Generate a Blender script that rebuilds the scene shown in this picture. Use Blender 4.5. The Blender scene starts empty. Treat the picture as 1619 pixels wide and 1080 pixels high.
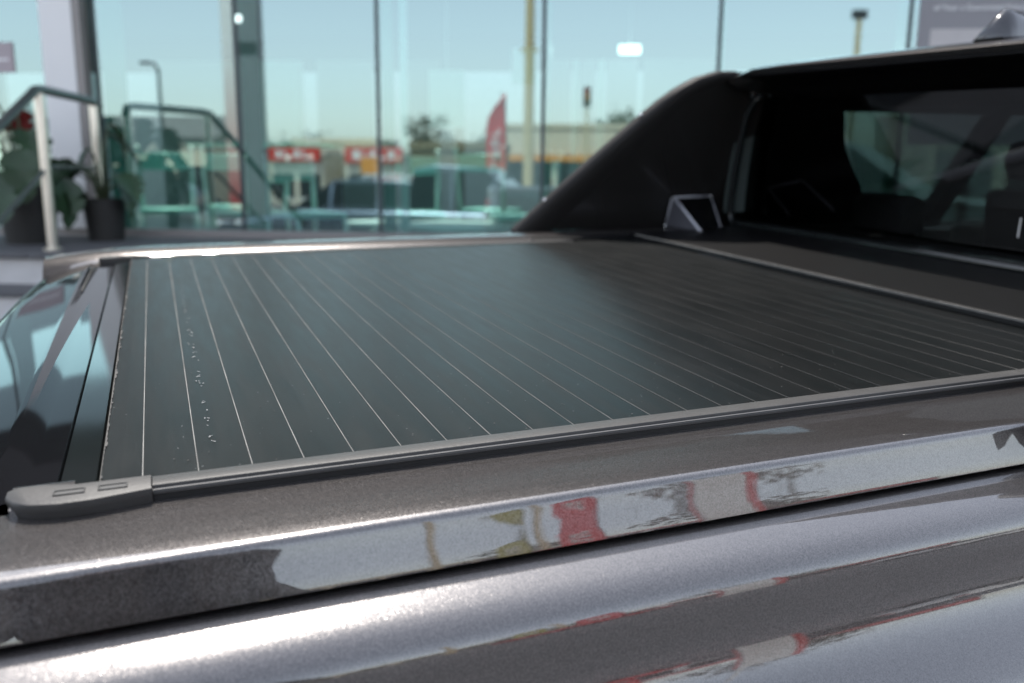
import bpy, bmesh, math, random
from mathutils import Vector, Matrix
random.seed(7)
R = math.radians
scene = bpy.context.scene
col = scene.collection

# ---------------------------------------------------------------- camera
CAM = Vector((0.029, -0.761, 1.60))
YAW, PITCH, ROLL = 0.385, math.atan(276 / 1382.3), 0.0085

def basis(yaw, pitch, roll):
    f = Vector((math.sin(yaw) * math.cos(pitch), math.cos(yaw) * math.cos(pitch), -math.sin(pitch)))
    r0 = Vector((math.cos(yaw), -math.sin(yaw), 0)); u0 = r0.cross(f)
    r = math.cos(roll) * r0 + math.sin(roll) * u0
    u = -math.sin(roll) * r0 + math.cos(roll) * u0
    return r, u, f

r_, u_, f_ = basis(YAW, PITCH, ROLL)
cd = bpy.data.cameras.new('camera_lens')
cam = bpy.data.objects.new('view_camera', cd); col.objects.link(cam)
cd.sensor_width = 36; cd.lens = 36 * 1382.3 / 1619
cd.clip_start = 0.02; cd.clip_end = 3000
cam.matrix_world = Matrix(((r_.x, u_.x, -f_.x, CAM.x), (r_.y, u_.y, -f_.y, CAM.y), (r_.z, u_.z, -f_.z, CAM.z), (0, 0, 0, 1)))
cd.dof.use_dof = True; cd.dof.focus_distance = 0.93; cd.dof.aperture_fstop = 3.6
scene.camera = cam

# ---------------------------------------------------------------- sky, sun, exposure
SUN_AZ, SUN_EL = R(5), R(62)
w = bpy.data.worlds.new('World'); scene.world = w; w.use_nodes = True
wn = w.node_tree; wn.nodes.clear()
sky = wn.nodes.new('ShaderNodeTexSky'); sky.sky_type = 'NISHITA'; sky.sun_disc = False
sky.sun_elevation = SUN_EL; sky.sun_rotation = SUN_AZ
sky.air_density = 1.0; sky.dust_density = 1.1; sky.ozone_density = 1.3
bg = wn.nodes.new('ShaderNodeBackground'); bg.inputs[1].default_value = 0.15
wo = wn.nodes.new('ShaderNodeOutputWorld')
hs = wn.nodes.new('ShaderNodeHueSaturation'); hs.inputs['Saturation'].default_value = .48
wn.links.new(sky.outputs[0], hs.inputs['Color']); wn.links.new(hs.outputs[0], bg.inputs[0]); wn.links.new(bg.outputs[0], wo.inputs[0])
sl = bpy.data.lights.new('sun', 'SUN'); sl.energy = 2.0; sl.angle = R(0.53); sl.color = (1, .95, .88)
sun = bpy.data.objects.new('sun', sl); col.objects.link(sun)
sdir = Vector((math.sin(SUN_AZ) * math.cos(SUN_EL), math.cos(SUN_AZ) * math.cos(SUN_EL), math.sin(SUN_EL)))
sun.rotation_euler = sdir.to_track_quat('Z', 'Y').to_euler(); sun.location = (0, 0, 30)
vs = scene.view_settings
vs.view_transform = 'Standard'; vs.look = 'None'; vs.exposure = 1.44; vs.gamma = 1; vs.use_curve_mapping = False
scene.cycles.use_denoising = True
scene.cycles.max_bounces = 12; scene.cycles.transparent_max_bounces = 16
scene.cycles.glossy_bounces = 8
scene.cycles.caustics_reflective = False; scene.cycles.caustics_refractive = False
scene.cycles.sample_clamp_indirect = 8

# ---------------------------------------------------------------- materials
def nodes_of(name):
    m = bpy.data.materials.new(name); m.use_nodes = True
    nt = m.node_tree
    return m, nt, nt.nodes['Principled BSDF'], nt.nodes['Material Output']

def mat(name, c, rough=.6, metal=0., vary=.12, scale=6., bump=0., bscale=40., coat=0., coat_rough=.03, spec=.5, emit=None):
    m, nt, p, out = nodes_of(name)
    p.inputs['Roughness'].default_value = rough; p.inputs['Metallic'].default_value = metal
    p.inputs['Coat Weight'].default_value = coat; p.inputs['Coat Roughness'].default_value = coat_rough
    p.inputs['Specular IOR Level'].default_value = spec
    tc = nt.nodes.new('ShaderNodeTexCoord')
    n = nt.nodes.new('ShaderNodeTexNoise'); n.inputs['Scale'].default_value = scale; n.inputs['Detail'].default_value = 5
    nt.links.new(tc.outputs['Object'], n.inputs['Vector'])
    mx = nt.nodes.new('ShaderNodeMix'); mx.data_type = 'RGBA'
    mx.inputs[6].default_value = (*[x * (1 - vary) for x in c], 1); mx.inputs[7].default_value = (*[min(1, x * (1 + vary)) for x in c], 1)
    nt.links.new(n.outputs['Fac'], mx.inputs[0]); nt.links.new(mx.outputs[2], p.inputs['Base Color'])
    if bump:
        n2 = nt.nodes.new('ShaderNodeTexNoise'); n2.inputs['Scale'].default_value = bscale; n2.inputs['Detail'].default_value = 4
        nt.links.new(tc.outputs['Object'], n2.inputs['Vector'])
        b = nt.nodes.new('ShaderNodeBump'); b.inputs['Strength'].default_value = bump; b.inputs['Distance'].default_value = .01
        nt.links.new(n2.outputs['Fac'], b.inputs['Height']); nt.links.new(b.outputs['Normal'], p.inputs['Normal'])
    if emit:
        p.inputs['Emission Color'].default_value = (*emit[0], 1); p.inputs['Emission Strength'].default_value = emit[1]
    return m

def paint_mat(name, c, rough=.3, coat_ior=1.7, flake=.5, fscale=950, metal=.9, peel=.02):
    """metallic paint: flakes tilt the base normal, clear coat stays smooth with faint orange peel"""
    m, nt, p, out = nodes_of(name)
    L = nt.links.new; N = nt.nodes.new
    p.inputs['Base Color'].default_value = (*c, 1); p.inputs['Metallic'].default_value = metal
    p.inputs['Roughness'].default_value = rough
    p.inputs['Coat Weight'].default_value = 1; p.inputs['Coat IOR'].default_value = coat_ior; p.inputs['Coat Roughness'].default_value = .015
    tc = N('ShaderNodeTexCoord'); vo = N('ShaderNodeTexVoronoi'); vo.inputs['Scale'].default_value = fscale
    L(tc.outputs['Object'], vo.inputs['Vector'])
    sub = N('ShaderNodeVectorMath'); sub.operation = 'SUBTRACT'; sub.inputs[1].default_value = (.5, .5, .5)
    L(vo.outputs['Color'], sub.inputs[0])
    sc = N('ShaderNodeVectorMath'); sc.operation = 'SCALE'; sc.inputs['Scale'].default_value = flake
    L(sub.outputs[0], sc.inputs[0])
    wnz = N('ShaderNodeTexWhiteNoise'); L(vo.outputs['Position'], wnz.inputs['Vector'])
    big = N('ShaderNodeMath'); big.operation = 'POWER'; big.inputs[1].default_value = 9; L(wnz.outputs['Value'], big.inputs[0])
    bm_ = N('ShaderNodeMath'); bm_.operation = 'MULTIPLY_ADD'; bm_.inputs[1].default_value = .16; bm_.inputs[2].default_value = flake; L(big.outputs[0], bm_.inputs[0])
    L(bm_.outputs[0], sc.inputs['Scale'])
    ge = N('ShaderNodeNewGeometry'); ad = N('ShaderNodeVectorMath'); ad.operation = 'ADD'
    L(ge.outputs['Normal'], ad.inputs[0]); L(sc.outputs[0], ad.inputs[1])
    no = N('ShaderNodeVectorMath'); no.operation = 'NORMALIZE'; L(ad.outputs[0], no.inputs[0]); L(no.outputs[0], p.inputs['Normal'])
    # some flakes are paler than others
    sx = N('ShaderNodeSeparateColor'); L(vo.outputs['Color'], sx.inputs[0])
    rp = N('ShaderNodeMapRange'); rp.inputs['To Min'].default_value = .5; rp.inputs['To Max'].default_value = 1.55
    L(sx.outputs[2], rp.inputs['Value'])
    cm = N('ShaderNodeVectorMath'); cm.operation = 'SCALE'; cm.inputs[0].default_value = c; L(rp.outputs[0], cm.inputs['Scale'])
    L(cm.outputs[0], p.inputs['Base Color'])
    nz = N('ShaderNodeTexNoise'); nz.inputs['Scale'].default_value = 45; nz.inputs['Detail'].default_value = 2
    L(tc.outputs['Object'], nz.inputs['Vector'])
    b = N('ShaderNodeBump'); b.inputs['Strength'].default_value = peel; b.inputs['Distance'].default_value = .01
    L(nz.outputs['Fac'], b.inputs['Height']); L(b.outputs['Normal'], p.inputs['Coat Normal'])
    return m

def facade_glass(name, refl=(.73, .94, .945), trans=(.56, .88, .81), base=.34):
    """coated tinted glazing: sharp partial mirror plus tinted see-through"""
    m, nt, p, out = nodes_of(name); nt.nodes.remove(p)
    L = nt.links.new; N = nt.nodes.new
    g = N('ShaderNodeBsdfGlossy'); g.inputs['Roughness'].default_value = 0.0; g.inputs['Color'].default_value = (*refl, 1)
    t = N('ShaderNodeBsdfTransparent'); t.inputs['Color'].default_value = (*trans, 1)
    ge = N('ShaderNodeNewGeometry'); dt = N('ShaderNodeVectorMath'); dt.operation = 'DOT_PRODUCT'
    L(ge.outputs['Normal'], dt.inputs[0]); L(ge.outputs['Incoming'], dt.inputs[1])
    ab = N('ShaderNodeMath'); ab.operation = 'ABSOLUTE'; L(dt.outputs['Value'], ab.inputs[0])
    om = N('ShaderNodeMath'); om.operation = 'SUBTRACT'; om.inputs[0].default_value = 1; L(ab.outputs[0], om.inputs[1])
    pw = N('ShaderNodeMath'); pw.operation = 'POWER'; pw.inputs[1].default_value = 5; L(om.outputs[0], pw.inputs[0])
    mr = N('ShaderNodeMapRange'); mr.inputs['To Min'].default_value = base; mr.inputs['To Max'].default_value = 1
    L(pw.outputs[0], mr.inputs['Value'])
    mx = N('ShaderNodeMixShader'); L(mr.outputs[0], mx.inputs[0]); L(t.outputs[0], mx.inputs[1]); L(g.outputs[0], mx.inputs[2])
    # the pane's inner face adds nothing: one coated surface per pane
    t2 = N('ShaderNodeBsdfTransparent'); m2 = N('ShaderNodeMixShader')
    L(ge.outputs['Backfacing'], m2.inputs[0]); L(mx.outputs[0], m2.inputs[1]); L(t2.outputs[0], m2.inputs[2]); mx = m2
    L(mx.outputs[0], out.inputs[0])
    return m

def slat_mat():
    m, nt, p, out = nodes_of('slat_vinyl')
    L = nt.links.new; N = nt.nodes.new
    p.inputs['Roughness'].default_value = .3; p.inputs['Specular IOR Level'].default_value = .2
    tc = N('ShaderNodeTexCoord')
    n = N('ShaderNodeTexNoise'); n.inputs['Scale'].default_value = 4; n.inputs['Detail'].default_value = 6
    L(tc.outputs['Object'], n.inputs['Vector'])
    mp = N('ShaderNodeMapping'); mp.inputs['Scale'].default_value = (18, 2.2, 18); L(tc.outputs['Object'], mp.inputs['Vector'])
    n2 = N('ShaderNodeTexNoise'); n2.inputs['Scale'].default_value = 3; n2.inputs['Detail'].default_value = 7; L(mp.outputs[0], n2.inputs['Vector'])
    cr = N('ShaderNodeValToRGB'); cr.color_ramp.elements[0].position = .35; cr.color_ramp.elements[0].color = (.003, .0042, .0044, 1)
    cr.color_ramp.elements[1].position = .8; cr.color_ramp.elements[1].color = (.006, .0064, .0063, 1)
    L(n2.outputs['Fac'], cr.inputs[0])
    # fine pale dust specks
    v = N('ShaderNodeTexVoronoi'); v.inputs['Scale'].default_value = 55; L(tc.outputs['Object'], v.inputs['Vector'])
    lt = N('ShaderNodeMath'); lt.operation = 'LESS_THAN'; lt.inputs[1].default_value = .045; L(v.outputs['Distance'], lt.inputs[0])
    gt = N('ShaderNodeMath'); gt.operation = 'GREATER_THAN'; gt.inputs[1].default_value = .5; L(n.outputs['Fac'], gt.inputs[0])
    mu = N('ShaderNodeMath'); mu.operation = 'MULTIPLY'; L(lt.outputs[0], mu.inputs[0]); L(gt.outputs[0], mu.inputs[1])
    mx = N('ShaderNodeMix'); mx.data_type = 'RGBA'; L(mu.outputs[0], mx.inputs[0]); L(cr.outputs[0], mx.inputs[6]); mx.inputs[7].default_value = (.16, .16, .16, 1)
    L(mx.outputs[2], p.inputs['Base Color'])
    mr = N('ShaderNodeMapRange'); mr.inputs['To Min'].default_value = .28; mr.inputs['To Max'].default_value = .42
    L(n2.outputs['Fac'], mr.inputs['Value']); L(mr.outputs[0], p.inputs['Roughness'])
    n3 = N('ShaderNodeTexNoise'); n3.inputs['Scale'].default_value = 420; L(tc.outputs['Object'], n3.inputs['Vector'])
    b = N('ShaderNodeBump'); b.inputs['Strength'].default_value = .05; b.inputs['Distance'].default_value = .001
    L(n3.outputs['Fac'], b.inputs['Height']); L(b.outputs['Normal'], p.inputs['Normal'])
    return m

PAINT = paint_mat('gunmetal_paint', (.084, .077, .0745), .28, 1.95, .10, 1250, .62, .0025)
SLAT = slat_mat()
EDGE = None
def pale_edge():
    m, nt, p, out = nodes_of('slat_edge_glint'); L = nt.links.new; N = nt.nodes.new
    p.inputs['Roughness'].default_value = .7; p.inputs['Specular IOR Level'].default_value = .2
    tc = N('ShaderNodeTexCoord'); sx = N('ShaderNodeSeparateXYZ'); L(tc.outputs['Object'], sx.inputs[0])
    wr = N('ShaderNodeMapRange'); wr.inputs['From Min'].default_value = -.9; wr.inputs['From Max'].default_value = -.15; wr.inputs['To Min'].default_value = 1; wr.inputs['To Max'].default_value = .0  # joint colour darkens towards the cab, painting in the glint's falloff
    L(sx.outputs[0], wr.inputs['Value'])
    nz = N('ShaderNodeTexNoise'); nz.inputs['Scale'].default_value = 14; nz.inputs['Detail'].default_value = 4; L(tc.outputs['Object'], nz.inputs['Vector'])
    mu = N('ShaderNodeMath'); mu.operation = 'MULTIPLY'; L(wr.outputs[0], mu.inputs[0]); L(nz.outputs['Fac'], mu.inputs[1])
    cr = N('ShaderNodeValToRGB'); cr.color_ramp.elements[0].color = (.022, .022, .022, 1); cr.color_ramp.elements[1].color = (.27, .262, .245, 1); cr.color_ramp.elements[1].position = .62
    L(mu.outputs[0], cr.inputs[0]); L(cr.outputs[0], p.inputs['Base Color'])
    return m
EDGE = pale_edge()
RAILPL = mat('dusty_grey_rail', (.050, .048, .046), .5, 0, .25, 30, .06, 300, spec=.35)
LINER = mat('bare_alloy_lip', (.11, .108, .105), .6, .1, .15, 40)
GROOVE = mat('black_rubber', (.008, .008, .008), .6, 0, .1)
PIANO = mat('gloss_black', (.006, .006, .007), .03, 0, .1, 6, spec=.36)
SATIN = mat('satin_black_strip', (.010, .012, .012), .07, 0, .2, 12, spec=.55)
PLAST = mat('black_plastic', (.0035, .0035, .0038), .42, 0, .2, 20, .04, 500, spec=.14)
SAILM = mat('sail_panel_black', (.021, .0195, .0185), .34, 0, .15, 5, .04, 400, coat=.45, coat_rough=.07)
SAILE = mat('sail_edge_black', (.030, .028, .027), .62, 0, .15, 8, .05, 400, spec=.15)
BRKT = mat('bracket_grey', (.13, .13, .15), .4, .3, .15, 30)
DUST = mat('settled_dust', (.105, .10, .092), .9, 0, .5, 220, .5, 500)
CHROME = mat('bright_metal', (.75, .75, .74), .12, 1, .03)
STEEL = mat('brushed_steel', (.82, .76, .67), .30, 1, .08, 30)
RAILTOP = mat('dark_rail_steel', (.16, .18, .17), .35, .8, .1, 30)
TINT = facade_glass('dark_privacy_glass', (.8, .8, .8), (.16, .18, .17), .045)
CARGLASS = facade_glass('car_glass', (1, 1, 1), (.45, .55, .53), .10)
GLASS = facade_glass('coated_blue_green_glazing')
CABIN = mat('dark_cabin_trim', (.012, .012, .013), .7)
SEATM = mat('dark_seat_cloth', (.02, .02, .022), .85, 0, .2, 40)
RUB = mat('tyre_rubber', (.015, .015, .015), .8, 0, .2, 30, .3, 60)
ALLOY = mat('wheel_alloy', (.4, .4, .41), .3, .9, .05)
WHITE = mat('white_render', (.80, .79, .78), .6, 0, .04, 3, .1, 80)
GREYAL = mat('grey_aluminium', (.27, .25, .24), .45, .2, .08, 10)
DARKAL = mat('dark_mullion', (.045, .06, .065), .4, .3, .1, 10)
FIN = mat('green_glass_edge', (.10, .24, .20), .2, 0, .1, 10)
FASCIA = mat('dark_bronze_fascia', (.03, .027, .024), .5, .2, .15, 3)
CONC = mat('pale_concrete', (.62, .60, .59), .8, 0, .14, 9, .25, 60)
PAVE = mat('dark_paving', (.10, .10, .105), .7, 0, .25, 14, .3, 90)
ASPH = mat('asphalt', (.115, .115, .122), .85, 0, .3, 1.3, .4, 60)
INT = mat('interior_wall', (.34, .35, .34), .8, 0, .06, 3)
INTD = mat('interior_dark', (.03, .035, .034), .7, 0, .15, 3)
INTF = mat('showroom_tile', (.10, .12, .115), .3, 0, .15, 3)
PANEL = mat('grey_display_panel', (.50, .47, .47), .7, 0, .05)
BOARD = mat('white_display_board', (.85, .87, .86), .6, 0, .03)
SEATW = mat('pale_chair_shell', (.72, .76, .74), .35, 0, .05)
CHAIRM = mat('chair_frame_metal', (.78, .82, .80), .25, .15, .04)
TEALM = mat('teal_chair_frame', (.34, .62, .56), .35, .2, .1)
LEAF = mat('monstera_leaf', (.030, .065, .030), .38, 0, .4, 12, .2, 60)
STEMM = mat('green_stem', (.06, .08, .04), .6)
POT = mat('dark_pot', (.016, .015, .014), .6, 0, .2, 20, .2, 60)
REDF = mat('red_flower', (.16, .018, .015), .5, 0, .3, 30)
SOIL = mat('soil', (.03, .022, .016), .95, 0, .3, 80, .5, 120)
RED = mat('red_fabric', (.70, .018, .024), .6, 0, .08, 6)
REDS = mat('red_signboard', (.62, .035, .022), .4, 0, .05, 2)
SIGNW = mat('white_sign_print', (.82, .80, .76), .5, 0, .03)
YEL = mat('orange_signboard', (.75, .28, .02), .5, 0, .08, 2)
CREAM = mat('cream_wall', (.62, .54, .40), .85, 0, .1, .6, .2, 20)
CREAM2 = mat('pale_cream_wall', (.72, .66, .54), .85, 0, .1, .5, .2, 20)
OLIVE = mat('olive_fascia', (.20, .16, .09), .8, 0, .15, .6)
ROOFM = mat('roof_sheet', (.16, .15, .14), .7, 0, .15, .5)
WINB = mat('shop_window', (.02, .025, .03), .08, 0, .2, 1)
TANP = mat('tan_pole_paint', (.58, .46, .26), .6, 0, .08, 4)
DGREY = mat('dark_grey_metal', (.05, .05, .055), .45, .4, .1, 5)
LGREY = mat('grey_sign_face', (.20, .205, .215), .45, .1, .06, 2)
BARK = mat('bark', (.10, .075, .05), .95, 0, .3, 12, .6, 20)
TREEL = mat('tree_leaf', (.05, .058, .022), .8, 0, .5, .9)
TREEL2 = mat('dry_tree_leaf', (.085, .07, .035), .8, 0, .4, .9)
SILV = paint_mat('silver_blue_paint', (.20, .24, .30), .25, 1.5, .15, 300, .8)
WHITEP = mat('white_car_paint', (.75, .75, .74), .25, 0, .03, 4, coat=1)
MAROON = paint_mat('maroon_paint', (.12, .02, .025), .3, 1.5, .15, 300, .6)
LAMPG = mat('lamp_lens', (.8, .8, .82), .08, 0, .05, 4, coat=1)
TAILR = mat('tail_lens', (.4, .01, .01), .1, 0, .1, 4, coat=1)
POSTER = mat('grey_poster_print', (.26, .255, .27), .6, 0, .05, 3)
PRINT = mat('white_print', (.85, .85, .85), .6, 0, .02)
CLOTHD = mat('dark_jacket_cloth', (.035, .028, .024), .9, 0, .2, 40, .3, 200)
TROUS = mat('dark_trouser_cloth', (.03, .03, .036), .9, 0, .2, 40)
SKIN = mat('skin', (.45, .27, .19), .55, 0, .1, 20)
HAIR = mat('brown_hair', (.03, .02, .014), .6, 0, .3, 60)

# ---------------------------------------------------------------- mesh helpers
def new_obj(name, verts, faces, m, parent=None, smooth=False, xf=None, sharp=None):
    me = bpy.data.meshes.new(name)
    me.from_pydata([tuple(xf @ Vector(v)) if xf else tuple(v) for v in verts], [], faces)
    bm = bmesh.new(); bm.from_mesh(me); bmesh.ops.recalc_face_normals(bm, faces=bm.faces); bm.to_mesh(me); bm.free()
    me.update()
    if smooth:
        me.shade_smooth()
        if sharp: me.set_sharp_from_angle(angle=R(sharp))
    me.materials.append(m)
    o = bpy.data.objects.new(name, me); col.objects.link(o)
    if parent: o.parent = parent
    return o

class MB:
    def __init__(s): s.v = []; s.f = []
    def add(s, v, f):
        b = len(s.v); s.v += [Vector(x) for x in v]; s.f += [tuple(i + b for i in t) for t in f]; return s
    def box(s, a, b):
        (x0, y0, z0), (x1, y1, z1) = a, b
        return s.add([(x0, y0, z0), (x1, y0, z0), (x1, y1, z0), (x0, y1, z0), (x0, y0, z1), (x1, y0, z1), (x1, y1, z1), (x0, y1, z1)],
                     [(0, 3, 2, 1), (4, 5, 6, 7), (0, 1, 5, 4), (1, 2, 6, 5), (2, 3, 7, 6), (3, 0, 4, 7)])
    def tube(s, pts, rad, n=10, cap=True):
        pts = [Vector(p) for p in pts]; rr = rad if isinstance(rad, (list, tuple)) else [rad] * len(pts)
        vs, fs = [], []; prev = None
        for i, p in enumerate(pts):
            d = (pts[min(i + 1, len(pts) - 1)] - pts[max(i - 1, 0)]).normalized()
            if prev is None:
                a = d.orthogonal().normalized()
            else:
                a = (prev - d * prev.dot(d)).normalized()
            prev = a; b = d.cross(a)
            for k in range(n):
                t = 2 * math.pi * k / n; vs.append(p + (a * math.cos(t) + b * math.sin(t)) * rr[i])
        for i in range(len(pts) - 1):
            for k in range(n):
                fs.append((i * n + k, i * n + (k + 1) % n, (i + 1) * n + (k + 1) % n, (i + 1) * n + k))
        if cap: fs += [tuple(range(n))[::-1], tuple(range((len(pts) - 1) * n, len(pts) * n))]
        return s.add(vs, fs)
    def loft(s, secs, closed=True, caps=True):
        n = len(secs[0]); vs = [p for q in secs for p in q]; fs = []
        for i in range(len(secs) - 1):
            for k in range(n if closed else n - 1):
                fs.append((i * n + k, i * n + (k + 1) % n, (i + 1) * n + (k + 1) % n, (i + 1) * n + k))
        if caps and closed: fs += [tuple(range(n))[::-1], tuple(range((len(secs) - 1) * n, len(secs) * n))]
        return s.add(vs, fs)
    def prism(s, poly, d):
        n = len(poly); d = Vector(d); a = [Vector(p) for p in poly]
        return s.add(a + [p + d for p in a], [tuple(range(n))[::-1], tuple(range(n, 2 * n))] + [(i, (i + 1) % n, n + (i + 1) % n, n + i) for i in range(n)])
    def ell(s, c, r, nu=16, nv=10):
        c = Vector(c); vs, fs = [], []
        for j in range(nv + 1):
            t = math.pi * j / nv
            for i in range(nu):
                p = 2 * math.pi * i / nu; vs.append(c + Vector((r[0] * math.sin(t) * math.cos(p), r[1] * math.sin(t) * math.sin(p), r[2] * math.cos(t))))
        for j in range(nv):
            for i in range(nu): fs.append((j * nu + i, j * nu + (i + 1) % nu, (j + 1) * nu + (i + 1) % nu, (j + 1) * nu + i))
        return s.add(vs, fs)
    def out(s, name, m, parent=None, smooth=False, xf=None, sharp=None, bevel=0, seg=2, merge=False):
        o = new_obj(name, s.v, s.f, m, parent, smooth, xf, sharp)
        if bevel:
            b = o.modifiers.new('soft_edges', 'BEVEL'); b.width = bevel; b.segments = seg; b.limit_method = 'ANGLE'; b.angle_limit = R(35)
            o.data.shade_smooth(); o.data.set_sharp_from_angle(angle=R(40))
        return o

def tag(o, label=None, cat=None, group=None, kind=None):
    if label: o['label'] = label
    if cat: o['category'] = cat
    if group: o['group'] = group
    if kind: o['kind'] = kind
    return o

def root(name, mw, label, cat, group=None, kind=None):
    o = bpy.data.objects.new(name, None); o.empty_display_size = .2; col.objects.link(o)
    o.matrix_world = mw if isinstance(mw, Matrix) else Matrix.Translation(Vector(mw))
    return tag(o, label, cat, group, kind)

# facade frame: u along the glass (to the right), v out towards the street, z up
FA = R(-28); DF = 5.6
EU = Vector((math.cos(FA), math.sin(FA), 0)); NV = Vector((-math.sin(FA), math.cos(FA), 0))
ORI = Vector((CAM.x, CAM.y, 0)) + NV * DF
def Fm(u, v, z=0): return ORI + EU * u - NV * v + Vector((0, 0, z))
def FM(u=0, v=0, z=0, rot=0):
    """matrix of a local frame on the street: x along the glass, y into the building"""
    return Matrix.Translation(Fm(u, v, z)) @ Matrix.Rotation(FA + rot, 4, 'Z')
def gz(v):
    if v < 16: return -.0401 * (v - 5.4) if v > 0 else .2165
    return -.425

# ================================================================= GROUND
secs = []
for v in (-60, 0, 3, 8, 13, 16, 20, 40, 80, 160, 400, 1200):
    secs.append([Fm(u, v, gz(v)) for u in (-1200, -300, -80, -30, 0, 30, 80, 300, 1200)])
tag(MB().loft(secs, False).out('ground', ASPH), kind='structure')
# ================================================================= SHOWROOM
ZP = 1.125
bld = root('showroom', FM(), 'glass fronted showroom with butt jointed panes behind the pickup', 'building')
MUL = [-14.3, -13.2, -12.1, -11.0, -9.9, -8.8, -7.7, -6.6, -5.5, -4.5, -3.31, -2.368, -1.447, -.40, .656, 1.746, 2.85, 3.95, 5.05, 6.15]
ZT = 3.45
for a, b in zip(MUL[:-1], MUL[1:]):
    MB().box((a + .013, 0, ZP + .05), (b - .013, .02, ZT)).out('glass_pane', GLASS, bld)
for k, u in enumerate(MUL):
    MB().box((u - .012, -.004, ZP + .05), (u + .012, .03, ZT)).out('joint', DARKAL, bld)
    MB().box((u + .016, .04, .8), (u + .034, .30, ZT)).out('glass_fin', FIN, bld)
MB().box((-14.35, -.05, ZP), (6.2, .06, ZP + .048)).out('sill', GREYAL, bld)
MB().box((-14.35, -.35, ZT + .002), (6.2, .10, 6.1)).out('fascia', FASCIA, bld, bevel=.02)
for y0, y1 in ((-.5, 3.3), (5.6, 9.0)): MB().box((-14.5, y0, 6.102), (6.35, y1, 6.25)).out('roof', ROOFM, bld)  # gap between the slabs is an added skylight letting sun onto the chairs
MB().box((-14.35, .35, .65), (6.2, 8.9, .78)).out('showroom_floor', INTF, bld)
for y0, y1 in ((.35, 1.9), (4.2, 8.9)): MB().box((-14.35, y0, 3.6), (6.2, y1, 3.7)).out('ceiling', INTD, bld)  # ceiling split below the added skylight
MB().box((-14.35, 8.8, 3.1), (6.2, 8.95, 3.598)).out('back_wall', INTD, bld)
for k in range(11): MB().box((-14.35 + k * 1.98, 8.8, .78), (-14.2 + k * 1.98, 8.95, 3.098)).out('back_post', GREYAL, bld)
yw = root('yard_wall', FM(0, -14, .3), 'plain concrete yard wall behind the showroom', 'wall')
MB().box((-14, -.1, 0), (14, .1, 3.4)).out('wall_face', CONC, yw)
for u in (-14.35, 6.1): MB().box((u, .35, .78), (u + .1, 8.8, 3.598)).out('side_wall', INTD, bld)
# white render column with a grey cover strip
c = MB().box((-3.615, -.10, ZP + .05), (-3.395, -.012, ZT - .002)).out('column', WHITE, bld, bevel=.004)
MB().box((-3.393, -.09, ZP + .05), (-3.345, -.012, ZT - .004)).out('cover_strip', GREYAL, c)
# partition of pale and grey panels, 2.7 m inside
PD = 5.0
xs = [(-5.9, -4.6, PANEL), (-4.55, -3.95, BOARD), (-3.75, -3.02, PANEL), (-2.55, -2.15, INT), (-.76, -.47, PANEL), (-.45, -.37, BOARD), (-.35, -.16, PANEL), (-.14, -.05, BOARD), (-.03, .36, PANEL), (.42, 1.3, INT)]
for a, b, m in xs:
    MB().box((a * .93, PD, .78), (b * .93, PD + .06, 2.83)).out('partition_panel', m, bld)

# showroom furniture
def chair(u, v, rot, tall, label, frame=CHAIRM):
    c = root('cafe_chair', FM(u, v, .78, rot), label, 'chair', 'chairs inside the showroom')
    for x in (-.2, .2):
        MB().tube([(x, .2, .45), (x * 1.05, .23, tall - .06), (x * 1.05, .25, tall)], .021, 10).out('back_post', frame, c, True)
        MB().tube([(x, .2, .45), (x * 1.15, .25, 0)], .019, 10).out('leg', frame, c, True)
        MB().tube([(x, -.2, .45), (x * 1.15, -.24, 0)], .019, 10).out('leg', frame, c, True)
    MB().box((-.22, -.22, .43), (.22, .22, .47)).out('seat', TEALM, c, bevel=.012)
    MB().box((-.19, .215, tall - .2), (.19, .24, tall - .06)).out('backrest', TEALM, c, bevel=.008)
    return c
def table(u, v, z, rad, label):
    t = root('round_table', FM(u, v, .78), label, 'table', 'round tables inside the showroom')
    n = 36
    ring = lambda r, zz: [(r * math.cos(2 * math.pi * k / n), r * math.sin(2 * math.pi * k / n), zz) for k in range(n)]
    MB().loft([ring(rad, z - .78 - .03), ring(rad, z - .78)]).out('tabletop', BOARD, t, bevel=.004)
    MB().tube([(0, 0, .02), (0, 0, z - .78 - .03)], .03, 12).out('pedestal', CHAIRM, t, True)
    MB().loft([ring(.2, 0), ring(.18, .02)]).out('foot', CHAIRM, t)
table(-1.08, -.75, 1.19, .42, 'pale round table low behind the glass beside the dark sail panel')
table(-1.95, -1.7, 1.14, .22, 'small pale round table deeper inside the showroom')
for a in [(-1.50, -1.3, .3, .95, 'chair with bright tipped back posts left of the pale round table'),
          (-.98, -1.9, 2.9, .98, 'chair behind the pale round table, under the red flag reflection'),
          (-.62, -1.0, -1.3, .93, 'chair right of the pale round table, nearest the sail panel'),
          (-2.25, -.9, .9, .90, 'chair with slanted legs left of the tall pale strip'),
          (-2.75, -1.0, -.3, .88, 'chair alone behind the falling handrail reflection'),
          (-3.55, -1.3, .5, .97, 'chair behind the handrail posts, closest to the white column'),
          (-3.25, -1.9, 3.4, .97, 'chair turned away in front of the grey desk')]:
    chair(*a)
dk = root('reception_desk', FM(-3.3, -2.9, .78, .1), 'grey reception desk with pale top behind the handrail reflection', 'desk')
MB().box((-.7, -.3, .98), (.7, .3, 1.02)).out('desk_top', TEALM, dk, bevel=.005)
MB().box((-.66, -.2, 0), (.66, .25, .975)).out('desk_body', INTD, dk, bevel=.005)
wb = root('display_board', FM(-1.78, -4.3, 2.02), 'white display board hanging inside behind the red flag reflection', 'board')
MB().box((-.2, -.012, 0), (.2, .012, .62)).out('board_face', BOARD, wb)
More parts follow.
